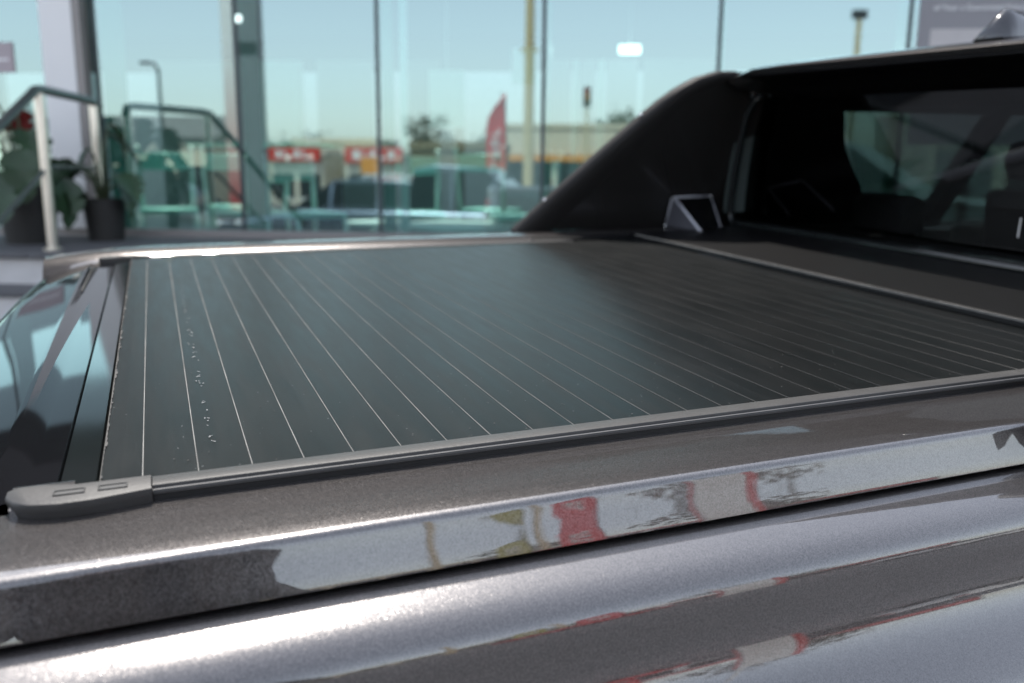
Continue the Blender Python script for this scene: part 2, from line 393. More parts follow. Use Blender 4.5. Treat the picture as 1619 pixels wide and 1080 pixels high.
MB().tube([(0, 0, .62), (0, 0, 1.5)], .006, 6).out('hanger', CHAIRM, wb)
wb = root('display_board', FM(-.93, -4.4, 2.5), 'small white board hanging inside beside the tan pole reflection', 'board')
MB().box((-.14, -.012, 0), (.14, .012, .38)).out('board_face', BOARD, wb)
MB().tube([(0, 0, .38), (0, 0, 1.0)], .006, 6).out('hanger', CHAIRM, wb)
lt = root('ceiling_light', FM(.22, -4.6, 2.84), 'small lit lamp panel inside the showroom near the sail panel top', 'lamp')
MB().box((-.12, -.05, 0), (.12, .05, .09)).out('lamp_panel', mat('lit_panel', (.9, .9, .9), .5, emit=((.9, 1, .97), 1.3)), lt, bevel=.01)
MB().tube([(0, 0, .09), (0, 0, .7)], .006, 6).out('hanger', CHAIRM, lt)
ip = root('interior_post', FM(-1.36, -.35, .78), 'slim pale post just behind the glass near the red sign reflection', 'post')
MB().box((-.022, -.022, 0), (.022, .022, 2.80)).out('shaft', BOARD, ip)
MB().box((-.06, -.06, 0), (.06, .06, .01)).out('base_plate', CHAIRM, ip)

# poster and small sign stuck on the outside of the glass
po = root('window_poster', FM(1.792, .001, 2.0), 'grey poster with white print stuck to the glass above the cab roof', 'poster')
MB().box((0, -.006, -.25), (1.15, -.002, 1.2)).out('sheet', POSTER, po)
MB().box((.07, -.0085, .0), (.75, -.0065, .41)).out('photo_print', mat('poster_photo', (.5, .475, .47), .6, 0, .1, 8), po)
def lettering(txt, size, loc, parent, m=PRINT):
    cu = bpy.data.curves.new('lettering', 'FONT'); cu.body = txt; cu.size = size; cu.extrude = .0006; cu.materials.append(m)
    t = bpy.data.objects.new('lettering_source', cu); col.objects.link(t)
    bpy.context.view_layer.update()
    me = bpy.data.meshes.new_from_object(t.evaluated_get(bpy.context.evaluated_depsgraph_get()))
    bpy.data.objects.remove(t)
    o = bpy.data.objects.new('lettering', me); col.objects.link(o); o.parent = parent
    o.location = loc; o.rotation_euler = (R(90), 0, 0)
    return o
lettering('of Your a Guaranteed Future Value', .044, (.075, -.0072, .515), po)
lettering('Know the Minimum Future Value', .044, (.075, -.0072, .583), po)
sg = root('window_sign', FM(-4.35, .001, 2.18), 'small lilac grey sign on the glass left of the white column', 'sign')
MB().box((0, -.006, 0), (.475, -.002, .19)).out('sheet', mat('lilac_sign', (.42, .36, .38), .6), sg)
MB().box((.1, -.0085, .075), (.44, -.0065, .088)).out('printed_line', PRINT, sg)

# entrance landing and steps
st = root('entrance_steps', FM(), 'pale concrete entrance steps with dark treads left of the tailgate', 'steps', kind='structure')
MB().box((-14.3, -1.22, .0), (6.1, -.06, ZP - .03)).out('landing_base', CONC, st)
for i in range(18):
    a = -14.55 + i * 1.15
    for j, (y0, y1) in enumerate(((-1.25, -.66), (-.654, -.062))):
        MB().box((a + .003, y0, ZP - .028), (a + 1.147, y1, ZP)).out('paving_slab', PAVE, st, bevel=.003)
for k in range(1, 7):
    zt = ZP - .165 * k; y = -1.22 - .30 * k
    MB().box((-4.6, y, -.05), (-2.2, y + .298, zt - .027)).out('step_block', CONC, st)
    MB().box((-4.61, y - .02, zt - .025), (-2.19, y + .298, zt)).out('tread', PAVE, st, bevel=.004)

# stair handrail
hr = root('stair_handrail', FM(-3.15, .65, ZP), 'steel stair handrail with two round posts on the landing edge', 'handrail')
def hl(u, v, z): return (u + 3.15, -(v - .65), z - ZP)
zr = 1.985
MB().tube([hl(-3.02, .20, 1.60), hl(-3.235, .20, zr - .06)] if 0 else [hl(-3.235, .17, zr - .07), hl(-3.232, .19, zr - .015), hl(-3.22, .26, zr), hl(-3.06, .98, zr + .005), hl(-3.045, 1.06, zr - .006), hl(-3.035, 1.13, zr - .045), hl(-2.96, 2.1, zr - .60), hl(-2.9, 2.95, zr - 1.07)], .026, 12).out('top_rail', RAILTOP, hr, True)
MB().tube([hl(-3.235, .2, 1.57), hl(-3.06, 1.0, 1.575), hl(-3.035, 1.1, 1.53), hl(-2.96, 2.1, .97), hl(-2.9, 2.95, .50)], .013, 10).out('lower_rail', RAILTOP, hr, True)
for (u, v, zb) in ((-3.05, 1.02, ZP), (-3.236, .2, ZP), (-2.9, 2.95, .12)):
    p = MB().tube([hl(u, v, zb), hl(u, v, (zr - .02) if zb > 1 else .9)], .027, 14).out('post', STEEL, hr, True, sharp=40)
    MB().tube([hl(u, v, zb), hl(u, v, zb + .012)], .05, 16).out('base_flange', STEEL, p, True, sharp=40)

# potted monstera behind the rail
def leaf_mesh(size, lobes=4):
    pts = []
    for i in range(33):
        t = i / 32
        wv = size * .46 * math.sin(math.pi * min(1, t * .96 + .04)) ** .7 * (1.15 - .5 * t)
        cut = 1 - .42 * max(0, math.sin(t * math.pi * 2 * lobes)) ** 3 * (1 if .2 < t < .92 else 0)
        pts.append((wv * cut, size * t))
    vs, fs = [], []
    for x, y in pts:
        zc = -.35 * y * y / size
        vs += [(-x, y, zc + .25 * x), (-x * .5, y, zc + .06 * x), (0, y, zc - .02 * size), (x * .5, y, zc + .06 * x), (x, y, zc + .25 * x)]
    for i in range(len(pts) - 1):
        for k in range(4): fs.append((i * 5 + k, i * 5 + k + 1, i * 5 + k + 6, i * 5 + k + 5))
    return vs, fs
def monstera(u, v, label, leaves, pot_h=.34, pot_r=.17):
    p = root('potted_plant', FM(u, v, ZP), label, 'plant', 'potted plants on the landing')
    n = 20
    ring = lambda r, z: [(r * math.cos(2 * math.pi * k / n), r * math.sin(2 * math.pi * k / n), z) for k in range(n)]
    pt = MB().loft([ring(pot_r * .8, 0), ring(pot_r, pot_h), ring(pot_r * .92, pot_h), ring(pot_r * .9, pot_h - .03)]).out('pot', POT, p, True, sharp=40)
    MB().loft([ring(.001, pot_h - .03), ring(pot_r * .9, pot_h - .031)], caps=False).out('soil', SOIL, pt)
    for (x, y, z, yaw, tilt, size, m) in leaves:
        vs, fs = leaf_mesh(size, random.choice((3, 4, 5)))
        tip = Vector((x, y, z))
        MB().tube([(x * .08, y * .08, pot_h - .04), (x * .35, y * .35, pot_h + (z - pot_h) * .65), tip], [.010, .008, .006], 6).out('stem', STEMM, p, True)
        xf = Matrix.Translation(tip) @ Matrix.Rotation(yaw, 4, 'Z') @ Matrix.Rotation(tilt, 4, 'X')
        new_obj('leaf', vs, fs, m, p, True, xf)
    return p
lv = []
for k in range(15):
    a = random.uniform(0, 6.28); rr = random.uniform(.08, .34); z = random.uniform(.30, .82)
    lv.append((rr * math.cos(a), rr * math.sin(a), z, a - 1.57 + random.uniform(-.5, .5), random.uniform(-1.2, -.3), random.uniform(.2, .32), LEAF))
lv += [(.02, -.05, .78, .5, -.9, .2, REDF), (-.12, .0, .72, 1.4, -.2, .26, LEAF)]
monstera(-3.45, .62, 'large potted monstera with dark lobed leaves behind the first post', lv)
lv = []
for k in range(9):
    a = random.uniform(0, 6.28); rr = random.uniform(.06, .2); z = random.uniform(.32, .62)
    lv.append((rr * math.cos(a), rr * math.sin(a), z, a - 1.57 + random.uniform(-.5, .5), random.uniform(-1.1, -.2), random.uniform(.16, .26), LEAF))
lv += [(.02, .05, .66, -1.2, -.5, .26, LEAF), (.06, .02, .72, -.9, -.9, .22, LEAF)]
monstera(-3.12, .36, 'smaller potted monstera between the two handrail posts', lv, .26, .13)

# ================================================================= THE PICKUP
ry, uy, fy = basis(.385, .237, .012)
Rc = Matrix(((ry.x, ry.y, ry.z), (uy.x, uy.y, uy.z), (fy.x, fy.y, fy.z)))
Rw = Matrix(((r_.x, r_.y, r_.z), (u_.x, u_.y, u_.z), (f_.x, f_.y, f_.z)))
MC = Rw.transposed() @ Rc
CC = Vector((.0292, -.7611, .2931))          # the camera seen from the slats' own corner
ROOTP = Vector((.9, .6975, -1.315))
truck = root('pickup_truck', Matrix.Translation(CAM + MC @ (ROOTP - CC)) @ MC.to_4x4(),
             'gunmetal dual cab pickup with black roller cover over its bed', 'pickup truck')
TX = Matrix.Translation(-ROOTP)
S = .0455; W = 1.395; YC = .6975
def T(mb, name, m, parent=None, **k): return mb.out(name, m, parent or truck, xf=TX, **k)
def mir(p): return (p[0], 2 * YC - p[1], p[2])

# bed side and rail cap, near side
XS = [-.205, -.20, -.19, -.17, -.14, -.1, -.05, 0, .1, .2, .35, .5, .7, .9, 1.1, 1.35, 1.62]
def endpull(x): return .05 * max(0, (-.12 - x) / .085) ** 2
cap_prof = [(-.010, -.016), (-.012, -.0108), (-.03, -.0109), (-.07, -.0114), (-.100, -.0124), (-.1160, -.0137), (-.1205, -.0147), (-.1228, -.0163), (-.1241, -.0190), (-.1250, -.0222), (-.1293, -.0340), (-.1332, -.0445), (-.1364, -.0530), (-.1371, -.0556), (-.1350, -.0575), (-.1220, -.0582)]
m = MB().loft([[(x, y + endpull(x), z) for y, z in cap_prof] for x in XS], False)
T(m, 'bed_rail_cap', PAINT, smooth=True, sharp=60)
T(MB().loft([[(x, y + endpull(x), z) for y, z in ((-.110, -.0575), (-.1105, -.0655), (-.130, -.0630))] for x in XS], False), 'cap_seal', GROOVE)
def side_prof(x):
    base = [(-.112, -.0650), (-.1290, -.0622), (-.1360, -.0612), (-.1410, -.0616), (-.1510, -.0638), (-.1615, -.0667), (-.1720, -.0702), (-.1815, -.0742), (-.1890, -.0797), (-.1945, -.0857), (-.1978, -.0935), (-.1995, -.1020), (-.2002, -.1100), (-.2005, -.1190), (-.2012, -.1290), (-.2034, -.1410), (-.2078, -.1545), (-.2150, -.1685), (-.2258, -.1825), (-.2400, -.1960), (-.2550, -.2090), (-.2680, -.2260), (-.2730, -.2550), (-.272, -.30), (-.265, -.36), (-.258, -.46), (-.245, -.62), (-.22, -.80), (-.19, -.88)]
    return base
m = MB().loft([[(x, y + endpull(x) * 1.3, z) for y, z in side_prof(x)] for x in XS], False)
T(m, 'bed_side', PAINT, smooth=True, sharp=70)
# far side: fuller cap and shoulder
far_cap = [(W + .012, -.03), (W + .034, -.020), (W + .050, -.006), (W + .075, .005), (W + .105, .011), (W + .14, .011), (W + .17, .003), (W + .19, -.02), (W + .197, -.07), (W + .20, -.16), (W + .24, -.25), (W + .24, -.36), (W + .22, -.62), (W + .17, -.88)]
def pull2(x): return .10 * max(0, (.02 - x) / .19) ** 2
m = MB().loft([[(x, y - pull2(x), z) for y, z in far_cap] for x in XS], False)
T(m, 'bed_side', PAINT, smooth=True, sharp=70)

# roller cover: tray, slats with pale joints, their glint painted in
tray = T(MB().box((-.036, -.004, -.03), (1.30, W + .004, -.012)), 'tonneau_cover', GROOVE)
base = None; jb = None
for k in range(-1, 28):
    x0 = k * S if k >= 0 else -.034
    x1 = (k + 1) * S if k >= 0 else 0
    mb = MB(); n = 8
    prof = [(x0 + .0006, -.0112), (x0 + .0006, -.0003), (x0 + .0009, 0), ((x0 + x1) / 2, .0002), (x1 - .0009, 0), (x1 - .0006, -.0003), (x1 - .0006, -.0112)]
    mb.loft([[(x, y, z + random.uniform(-1, 1) * .00005) for x, z in prof] for y in (0, W * .25, W * .5, W * .75, W)])
    s = T(mb, 'slat', SLAT, tray)
    if k >= 0:
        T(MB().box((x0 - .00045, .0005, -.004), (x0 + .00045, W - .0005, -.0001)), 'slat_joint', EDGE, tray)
# pale scuffs running across the third slat and dust along the tail edge
mb = MB()
for i in range(46):
    y = .02 + 1.1 * (i / 46) ** 1.15 + random.uniform(-.006, .006)
    if random.random() < .2: continue
    for q in range(random.randint(1, 3)):
        x = .060 + random.gauss(0, .0018); L = random.uniform(.0012, .0055); wd = random.uniform(.0003, .0008); yy = y + random.uniform(-.008, .008)
        a = random.uniform(-.9, .9)
        d = Vector((math.sin(a), math.cos(a), 0)); t = Vector((d.y, -d.x, 0))
        c = Vector((x, yy, .0009))
        mb.prism([c - d * L / 2 - t * wd, c + d * L / 2 - t * wd * .3, c + d * L / 2 + t * wd * .3, c - d * L / 2 + t * wd], (0, 0, .00012))
o = T(mb, 'scuff_marks', mat('pale_scuff', (.34, .34, .33), .7, 0, .3, 200), tray); o['kind'] = 'stuff'
mb = MB()
y = 0.004
while y < W - .01:
    wd = .0008 + .0032 * random.random() ** 2 * (1 if random.random() < .6 else .4); l = random.uniform(.006, .022)
    mb.prism([(-.0335, y, .0009), (-.0335 + wd * .7, y, .0009), (-.0335 + wd, y + l / 2, .0009), (-.0335 + wd * .5, y + l, .0009), (-.0335, y + l, .0009)], (0, 0, .0002)); y += l * 1.02
o = T(mb, 'edge_dust', DUST, tray); o['kind'] = 'stuff'
mb = MB()
for i in range(260):
    x, y = random.uniform(0, 1.25), random.uniform(0, 1) ** 1.6 * W; rr = random.uniform(.0003, .0009)
    mb.prism([(x - rr, y - rr, .0009), (x + rr, y - rr * .6, .0009), (x + rr * .7, y + rr, .0009), (x - rr * .6, y + rr * .8, .0009)], (0, 0, .0002))
o = T(mb, 'dust_specks', DUST, tray); o['kind'] = 'stuff'

# side rails (extrusions with a bright lip and a dark groove)
def rail(flip, x0, x1):
    f = (lambda p: mir(p)) if flip else (lambda p: p)
    prof = [(.001, -.0106), (.001, .0018), (0, .0024), (-.0180, .0030), (-.0200, .0024), (-.0207, .0012), (-.0208, -.0006), (-.0224, -.0014), (-.0236, -.0024), (-.0238, -.0044), (-.0228, -.0052), (-.006, -.0106)]
    xs = [x0, x0 + .3 * (x1 - x0), x0 + .7 * (x1 - x0), x1]
    r = T(MB().loft([[f((x, y, z)) for y, z in prof] for x in xs]), 'side_rail', RAILPL, smooth=True, sharp=35)
    T(MB().loft([[f((x, y, z)) for y, z in ((-.0209, -.0008), (-.0222, -.0013), (-.0228, -.0010), (-.0212, -.0003))] for x in xs]), 'bright_lip', LINER, r)
    T(MB().loft([[f((x, y, z)) for y, z in ((-.0190, -.0054), (-.0222, -.0054), (-.0222, -.0112), (-.0190, -.0112))] for x in xs]), 'rubber_seal', GROOVE, r)
    # rounded nose at the cab end
    nose = []
    for t in (0, .25, .5, .75, 1):
        k = math.cos(t * 1.5); nose.append([f((x1 + .0005 + .028 * t, .003 + (y - .003) * k, z if z < 0 else z * (1 - .3 * t))) for y, z in prof])
    T(MB().loft(nose), 'rail_nose', RAILPL, r, smooth=True, sharp=40)
rail(False, .008, 1.03); rail(True, .03, 1.05)
# moulded end piece at the tailgate corner
def endcap(flip):
    f = (lambda p: mir(p)) if flip else (lambda p: p)
    poly = [(.0075, .0015), (.0075, -.0265), (-.012, -.0300), (-.038, -.0345), (-.062, -.0350), (-.082, -.0305), (-.095, -.0215), (-.1015, -.008), (-.1015, .003), (-.094, .0095), (-.075, .0090), (-.050, .0015)]
    inner = [(x * .985 - .0006, y * .93 + .0005) for x, y in poly]
    secs = [[f((x * .97, y * .93, -.0108)) for x, y in poly], [f((x * .99, y * .98, -.0045)) for x, y in poly], [f((x, y, -.0008)) for x, y in poly], [f((x * .998, y * .98, .0022)) for x, y in poly], [f((x, y, .0032)) for x, y in inner]]
    c = T(MB().loft(secs), 'rail_end_cap', RAILPL, smooth=True, sharp=45)
    for xa, xb in ((-.0665, -.043), (-.0335, -.011)):
        mb = MB()
        z0 = .0033
        for (a, b) in (((xa, -.0200), (xb, -.0187)), ((xa, -.0108), (xb, -.0095)), ((xa, -.0187), (xa + .0012, -.0108)), ((xb - .0012, -.0187), (xb, -.0108))):
            mb.box((a[0], a[1], z0 - .0005), (b[0], b[1], z0 + .0011))
        if flip: mb.v = [Vector(mir(v)) for v in mb.v]
        T(mb, 'slot_rim', RAILPL, c, bevel=.0003)
        mb = MB().box((xa + .0012, -.0187, z0 - .0004), (xb - .0012, -.0108, z0 + .0002))
        if flip: mb.v = [Vector(mir(v)) for v in mb.v]
        T(mb, 'slot_floor', mat('slot_floor_grey', (.06, .06, .058), .6), c)  # plain grey floor of the slot
endcap(False); endcap(True)
T(MB().loft([[(x, y, z) for y, z in ((.016, -.02), (.0155, -.0010), (.0125, .0026), (.004, .0030), (-.02, -.004), (-.02, -.02))] for x in (-.098, -.095, -.070, -.052)]), 'tailgate_corner', PAINT, smooth=True, sharp=40)

# tailgate top: satin strip, gloss lip and bowed spoiler
def bow(y): return .085 * (1 - ((y - YC) / 1.05) ** 2)
YS = [.008 + i * (W + .02) / 28 for i in range(29)]
T(MB().loft([[(x, y, z) for x, z in ((-.0662, -.02), (-.0662, -.006), (-.0652, -.0042), (-.0372, -.0022), (-.0362, -.0034), (-.0362, -.02))] for y in [.004 + i * (W - .008) / 20 for i in range(21)]]), 'tail_strip', SATIN, smooth=True, sharp=40)
tg = T(MB().loft([[(-.0675, y, -.02), (-.0675, y, -.0085), (-.069, y, -.0062), (-.088 - bow(y) * .06, y, -.0072), (-.104 - bow(y) * .12, y, -.0092), (-.1085 - bow(y) * .16, y, -.0072), (-.1125 - bow(y) * .2, y, -.0076), (-.120 - bow(y) * .5, y, -.0104), (-.128 - bow(y) * .8, y, -.0140), (-.133 - bow(y) * .95, y, -.0158), (-.138 - bow(y), y, -.0185), (-.1425 - bow(y), y, -.0260), (-.143 - bow(y), y, -.060), (-.11, y, -.09)] for y in YS], False), 'tailgate_lip', PIANO, smooth=True, sharp=50)
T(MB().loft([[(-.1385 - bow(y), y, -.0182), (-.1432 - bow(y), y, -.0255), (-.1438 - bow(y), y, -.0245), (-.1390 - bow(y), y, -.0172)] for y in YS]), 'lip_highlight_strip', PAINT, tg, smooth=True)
# slit moulded in the far end of the lip
T(MB().prism([(-.1135, 1.02, -.0066), (-.1105, 1.02, -.0066), (-.1085, 1.33, -.0066), (-.1105, 1.33, -.0066)], (0, 0, .0008)), 'lip_slit', GROOVE, tg)
T(MB().loft([[(-.09, y, -.09), (-.13 - bow(y) * .9, y, -.075), (-.135 - bow(y) * .9, y, -.2), (-.12 - bow(y) * .6, y, -.5), (-.09 - bow(y) * .5, y, -.56)] for y in YS], False), 'tailgate', PAINT, smooth=True, sharp=50)
tg2 = T(MB().box((-.26, -.17, -.86), (-.10, W + .17, -.62)), 'rear_bumper', PLAST, bevel=.03)
for s_ in (0, 1):
    mb = MB().box((-.17, -.155, -.46), (-.10, -.06, -.13))
    if s_: mb.v = [Vector(mir(v)) for v in mb.v]
    T(mb, 'tail_light', TAILR, bevel=.015)

# canister lid and cab rear wall
lid = T(MB().loft([[(1.2745, y, .0006), (1.2745, y, .0095), (1.2775, y, .0125), (1.30, y, .0135), (1.55, y, .016), (1.60, y, .022), (1.66, y, .022)] for y in [-.02 + i * (W + .06) / 10 for i in range(11)]], False), 'canister_lid', PLAST, smooth=True, sharp=50)
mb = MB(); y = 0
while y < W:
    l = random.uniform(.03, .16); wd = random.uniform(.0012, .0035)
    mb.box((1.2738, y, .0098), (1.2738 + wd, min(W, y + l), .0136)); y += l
o = T(mb, 'worn_lid_edge', mat('pale_edge', (.13, .125, .115), .7, 0, .5, 60), lid); o['kind'] = 'stuff'
T(MB().loft([[(1.655, y, .0225), (1.665, y, .030), (1.70, y, .034), (1.72, y, .03)] for y in (-.1, .7, 1.5)], False), 'glass_sill', PLAST, smooth=True)
T(MB().box((1.70, -.17, -.9), (1.76, W + .17, .030)), 'cab_rear_wall', PAINT)

# cab rear window, frame and pillars
glassx = lambda z: 1.725 - .10 * max(0, z - .03)
fr_pts = [(1.66, 1.385, .395), (1.652, 1.398, .385), (1.646, 1.425, .345), (1.65, 1.452, .27), (1.655, 1.474, .19), (1.66, 1.492, .11), (1.663, 1.500, .055), (1.664, 1.494, .033), (1.664, 1.472, .020), (1.664, 1.40, .022), (1.664, 1.2, .027), (1.664, .8, .028), (1.664, .4, .028), (1.664, .0, .028)]
rw = T(MB().loft([[(glassx(z), -.1, z), (glassx(z), 1.52, z), (glassx(z) + .004, 1.52, z), (glassx(z) + .004, -.1, z)] for z in (.028, .2, .39)]), 'rear_window', TINT)
o = T(MB().tube(fr_pts, .011, 12), 'window_frame', SATIN, rw, smooth=True)
outer = [(p[0] + .012, p[1] + .024, p[2]) for p in fr_pts[:8]]
T(MB().loft([[(p[0] - .012, p[1] + .014, p[2]), (p[0] - .002, p[1] + .037, p[2]), (p[0] + .06, p[1] + .045, p[2]), (p[0] + .06, p[1] + .01, p[2])] for p in fr_pts[:7]]), 'pillar_trim', mat('trim_reflection_tint', (.10, .125, .12), .3, 0, .15, 20), rw, smooth=True, sharp=60)  # grey-green puts the teal reflection on gloss black trim into the colour
T(MB().box((1.63, 1.385, .385), (1.70, 1.425, .43)), 'upper_bracket', SATIN, rw, bevel=.012, seg=3)
for (y, l) in ((.54, .05), (.44, .065)):
    T(MB().tube([(1.695, y, .075 + l * .25), (1.70, y + .003, .075 + l * 1.05)], .0016, 6), 'pale_stroke', SIGNW, rw)  # two thin pale strokes in front of the rear glass
# far C pillar, doors with windows
def fy_(z): return 1.555 - .42 * z
def wall_xz(poly, th=.05): return [(x, fy_(z), z) for x, z in poly]
cp = T(MB().prism(wall_xz([(1.72, .0), (2.29, .0), (2.18, .115), (2.04, .255), (1.985, .36), (1.985, .43), (1.70, .43)]), (0, .05, 0)), 'rear_pillar', PLAST)
T(MB().prism(wall_xz([(2.52, .0), (2.60, .0), (2.70, .40), (2.62, .40)]), (0, .05, 0)), 'centre_pillar', PLAST)
T(MB().prism(wall_xz([(1.985, .361), (3.35, .361), (3.2, .43), (1.985, .43)]), (0, .05, 0)), 'roof_rail', PLAST)
T(MB().prism(wall_xz([(3.30, .361), (3.36, .361), (3.98, .0), (3.86, .0)]), (0, .05, 0)), 'front_pillar', PLAST)
for (a, b, c_, d_) in ((2.29, 2.52, 2.62, 1.99), (2.60, 3.86, 3.30, 2.70)):
    T(MB().prism([(a, fy_(0) + .02, .0), (b, fy_(0) + .02, .0), (c_, fy_(.36) + .02, .361), (d_, fy_(.36) + .02, .361)], (0, .004, 0)), 'door_window', CARGLASS)
    # the same windows on the near side
    T(MB().prism([mir(p) for p in [(a, fy_(0) + .02, .0), (b, fy_(0) + .02, .0), (c_, fy_(.36) + .02, .361), (d_, fy_(.36) + .02, .361)]], (0, -.004, 0)), 'door_window', TINT)
for poly, nm in (([(1.72, .0), (2.29, .0), (2.18, .115), (2.04, .255), (1.985, .36), (1.985, .43), (1.70, .43)], 'rear_pillar'), ([(2.52, .0), (2.60, .0), (2.70, .40), (2.62, .40)], 'centre_pillar'), ([(1.985, .361), (3.35, .361), (3.2, .43), (1.985, .43)], 'roof_rail'), ([(3.30, .361), (3.36, .361), (3.98, .0), (3.86, .0)], 'front_pillar')):
    T(MB().prism([mir(p) for p in wall_xz(poly)], (0, -.05, 0)), nm, PLAST)
for fl in (0, 1):
    for xa, xb in ((1.765, 2.62), (2.625, 3.80)):
        prof = [(1.56, .0), (1.60, -.02), (1.618, -.10), (1.622, -.2), (1.635, -.30), (1.62, -.6), (1.55, -.88), (1.52, -.88), (1.52, -.02)]
        mb = MB().loft([[(x, y, z) for y, z in prof] for x in (xa, xb)])
        if fl: mb.v = [Vector(mir(v)) for v in mb.v]
        d = T(mb, 'door', PAINT, bevel=.004)
        mb = MB().box((xa + .08, 1.63, -.17), (xa + .26, 1.655, -.14))
        if fl: mb.v = [Vector(mir(v)) for v in mb.v]
        T(mb, 'handle', PAINT, d, bevel=.008)
# roof with overhanging rear lip
hw = .665
def roofsec(x, z, hwx, cr, th):
    pts = []
    for k in range(13):
        t = -1 + k / 6; pts.append((x, YC + hwx * t, z + cr * (1 - t * t) - .028 * max(0, abs(t) - .82) / .18 * abs(t)))
    for k in range(12, -1, -1):
        t = -1 + k / 6; pts.append((x + .01, YC + (hwx - .01) * t, z - th + cr * (1 - t * t) * .6 - .024 * max(0, abs(t) - .82) / .18))
    return pts
T(MB().loft([roofsec(1.530, .4605, hw + .01, .000, .006), roofsec(1.535, .4625, hw + .015, .0015, .018), roofsec(1.56, .468, hw + .015, .005, .032), roofsec(1.7, .480, hw, .012, .06), roofsec(2.1, .500, hw, .018, .05), roofsec(2.7, .502, hw, .018, .05), roofsec(3.15, .47, hw - .02, .015, .04), roofsec(3.35, .42, hw - .04, .01, .03)]), 'cab_roof', PAINT, smooth=True, sharp=50)
T(MB().loft([[(1.5365, y, .448), (1.533, y, .4435), (1.545, y, .436), (1.60, y, .425), (1.70, y, .40), (1.72, y, .36), (1.73, y, .36), (1.73, y, .44), (1.56, y, .455)] for y in [YC - hw + .05 + i * (2 * hw - .08) / 8 for i in range(9)]]), 'roof_lip_underside', PLAST, smooth=True, sharp=50)
T(MB().loft([[(3.33, YC + s_ * .58, .43), (3.95, YC + s_ * .74, .005)] for s_ in (-1, -.5, 0, .5, 1)] and [[(3.33, YC - .58, .43), (3.335, YC - .58, .434), (3.335, YC + .58, .434), (3.33, YC + .58, .43)], [(3.95, YC - .74, .005), (3.955, YC - .74, .009), (3.955, YC + .74, .009), (3.95, YC + .74, .005)]]), 'windscreen', CARGLASS)
# shark fin aerial
fin = []
for t in range(9):
    q = t / 8; x = 1.60 + .17 * q; h = .062 * (math.sin(min(1, q * 7 + .25) * 1.5708) ** .7) * (1 - .95 * max(0, (q - .2) / .8) ** 1.6); wd = .030 * (1 - .7 * q)
    cx_ = .585; z0 = .4755 + (x - 1.6) * .07
    fin.append([(x - .018 * (1 - k / 6) if t == 0 else x, cx_ + wd * math.cos(a) * (1 - .38 * math.sin(a) ** 2), z0 + max(.004, h) * math.sin(a)) for k, a in enumerate([i * math.pi / 10 for i in range(11)])])
T(MB().loft(fin), 'roof_aerial', mat('aerial_gloss', (.03, .03, .033), .12, .3, .1, 8, coat=1), smooth=True, sharp=70)
T(MB().loft([[(x, .575 + .036 * (1 - .4 * q) * s_, .4785 + (x - 1.6) * .07 + dz) for s_, dz in ((-1, 0), (-.9, .004), (.9, .004), (1, 0))] for q, x in ((0, 1.575), (.3, 1.62), (1, 1.79))]), 'aerial_base', PLAST)

# sail panels between bed rail and roof
sail_out = [(.985, .012), (1.064, .097), (1.185, .223), (1.299, .337), (1.345, .380), (1.39, .415), (1.44, .443), (1.50, .460), (1.56, .462)]
def sail(flip):
    f = (lambda p: mir(p)) if flip else (lambda p: p)
    yy = lambda z, o=0: 1.600 - .5 * z + o
    secs = []
    n = len(sail_out)
    for i, (x, z) in enumerate(sail_out):
        a = sail_out[max(0, i - 1)]; b = sail_out[min(n - 1, i + 1)]
        d = Vector((b[0] - a[0], b[1] - a[1])).normalized(); nn = Vector((d.y, -d.x))
        def P(off, yo):
            q = Vector((x, z)) + nn * off
            return f((q.x, yy(q.y, yo), q.y))
        k = 1 - .72 * (i / (n - 1)) ** .8
        secs.append([P(.105 * k + .004, -.0005), P(.085 * k, -.006), P(.055 * k, -.013), P(.03 * k, -.014), P(.012 * k, -.009), P(.003, .001), P(0, .014), P(.002, .03), P(.012, .045), P(.03, .05), P(.026, .02)])
    pnl = T(MB().prism([f((x + (.012 if i < 5 else .02), yy(z), z - .004)) for i, (x, z) in enumerate(sail_out)] + [f((1.74, yy(.44), .44)), f((1.74, yy(.0), .0))], (0, -.03 if flip else .03, 0)), 'sail_panel', SAILM)
    T(MB().loft(secs), 'sail_edge', SAILE, pnl, smooth=True, sharp=60)
    for z, xa in ((.105, 1.15), (.285, 1.31)):
        T(MB().prism([f((xa, yy(z, -.0012), z)), f((1.70, yy(z, -.0012), z + .004)), f((1.70, yy(z + .004, -.0012), z + .008)), f((xa, yy(z + .004, -.0012), z + .004))], (0, .001, 0)), 'sail_seam', BRKT, pnl)
    for x0_, z0_, x1_, z1_ in ((1.20, .20, 1.27, .012), (1.40, .30, 1.50, .10)):
        T(MB().tube([f((x0_, yy(z0_, -.001), z0_)), f((x0_ + .01, yy(z0_ * .6 + z1_ * .4, -.001), z0_ * .6 + z1_ * .4)), f((x1_, yy(z1_, -.001), z1_))], .0015, 6), 'sail_crease', SAILM, pnl)
    for x, z in ((1.064, .097), (1.299, .337)):
        T(MB().ell(f((x + .002, yy(z, .010), z + .002)), (.006, .006, .006), 12, 8), 'sail_clip', CHROME, pnl, smooth=True)
    return pnl
sail(False); sail(True)
T(MB().box((.98, W + .03, -.012), (1.70, W + .20, .006)), 'sail_foot', PLAST, bevel=.004)
T(MB().box((1.07, -.20, -.035), (1.70, -.03, -.010)), 'sail_foot', PLAST, bevel=.004)

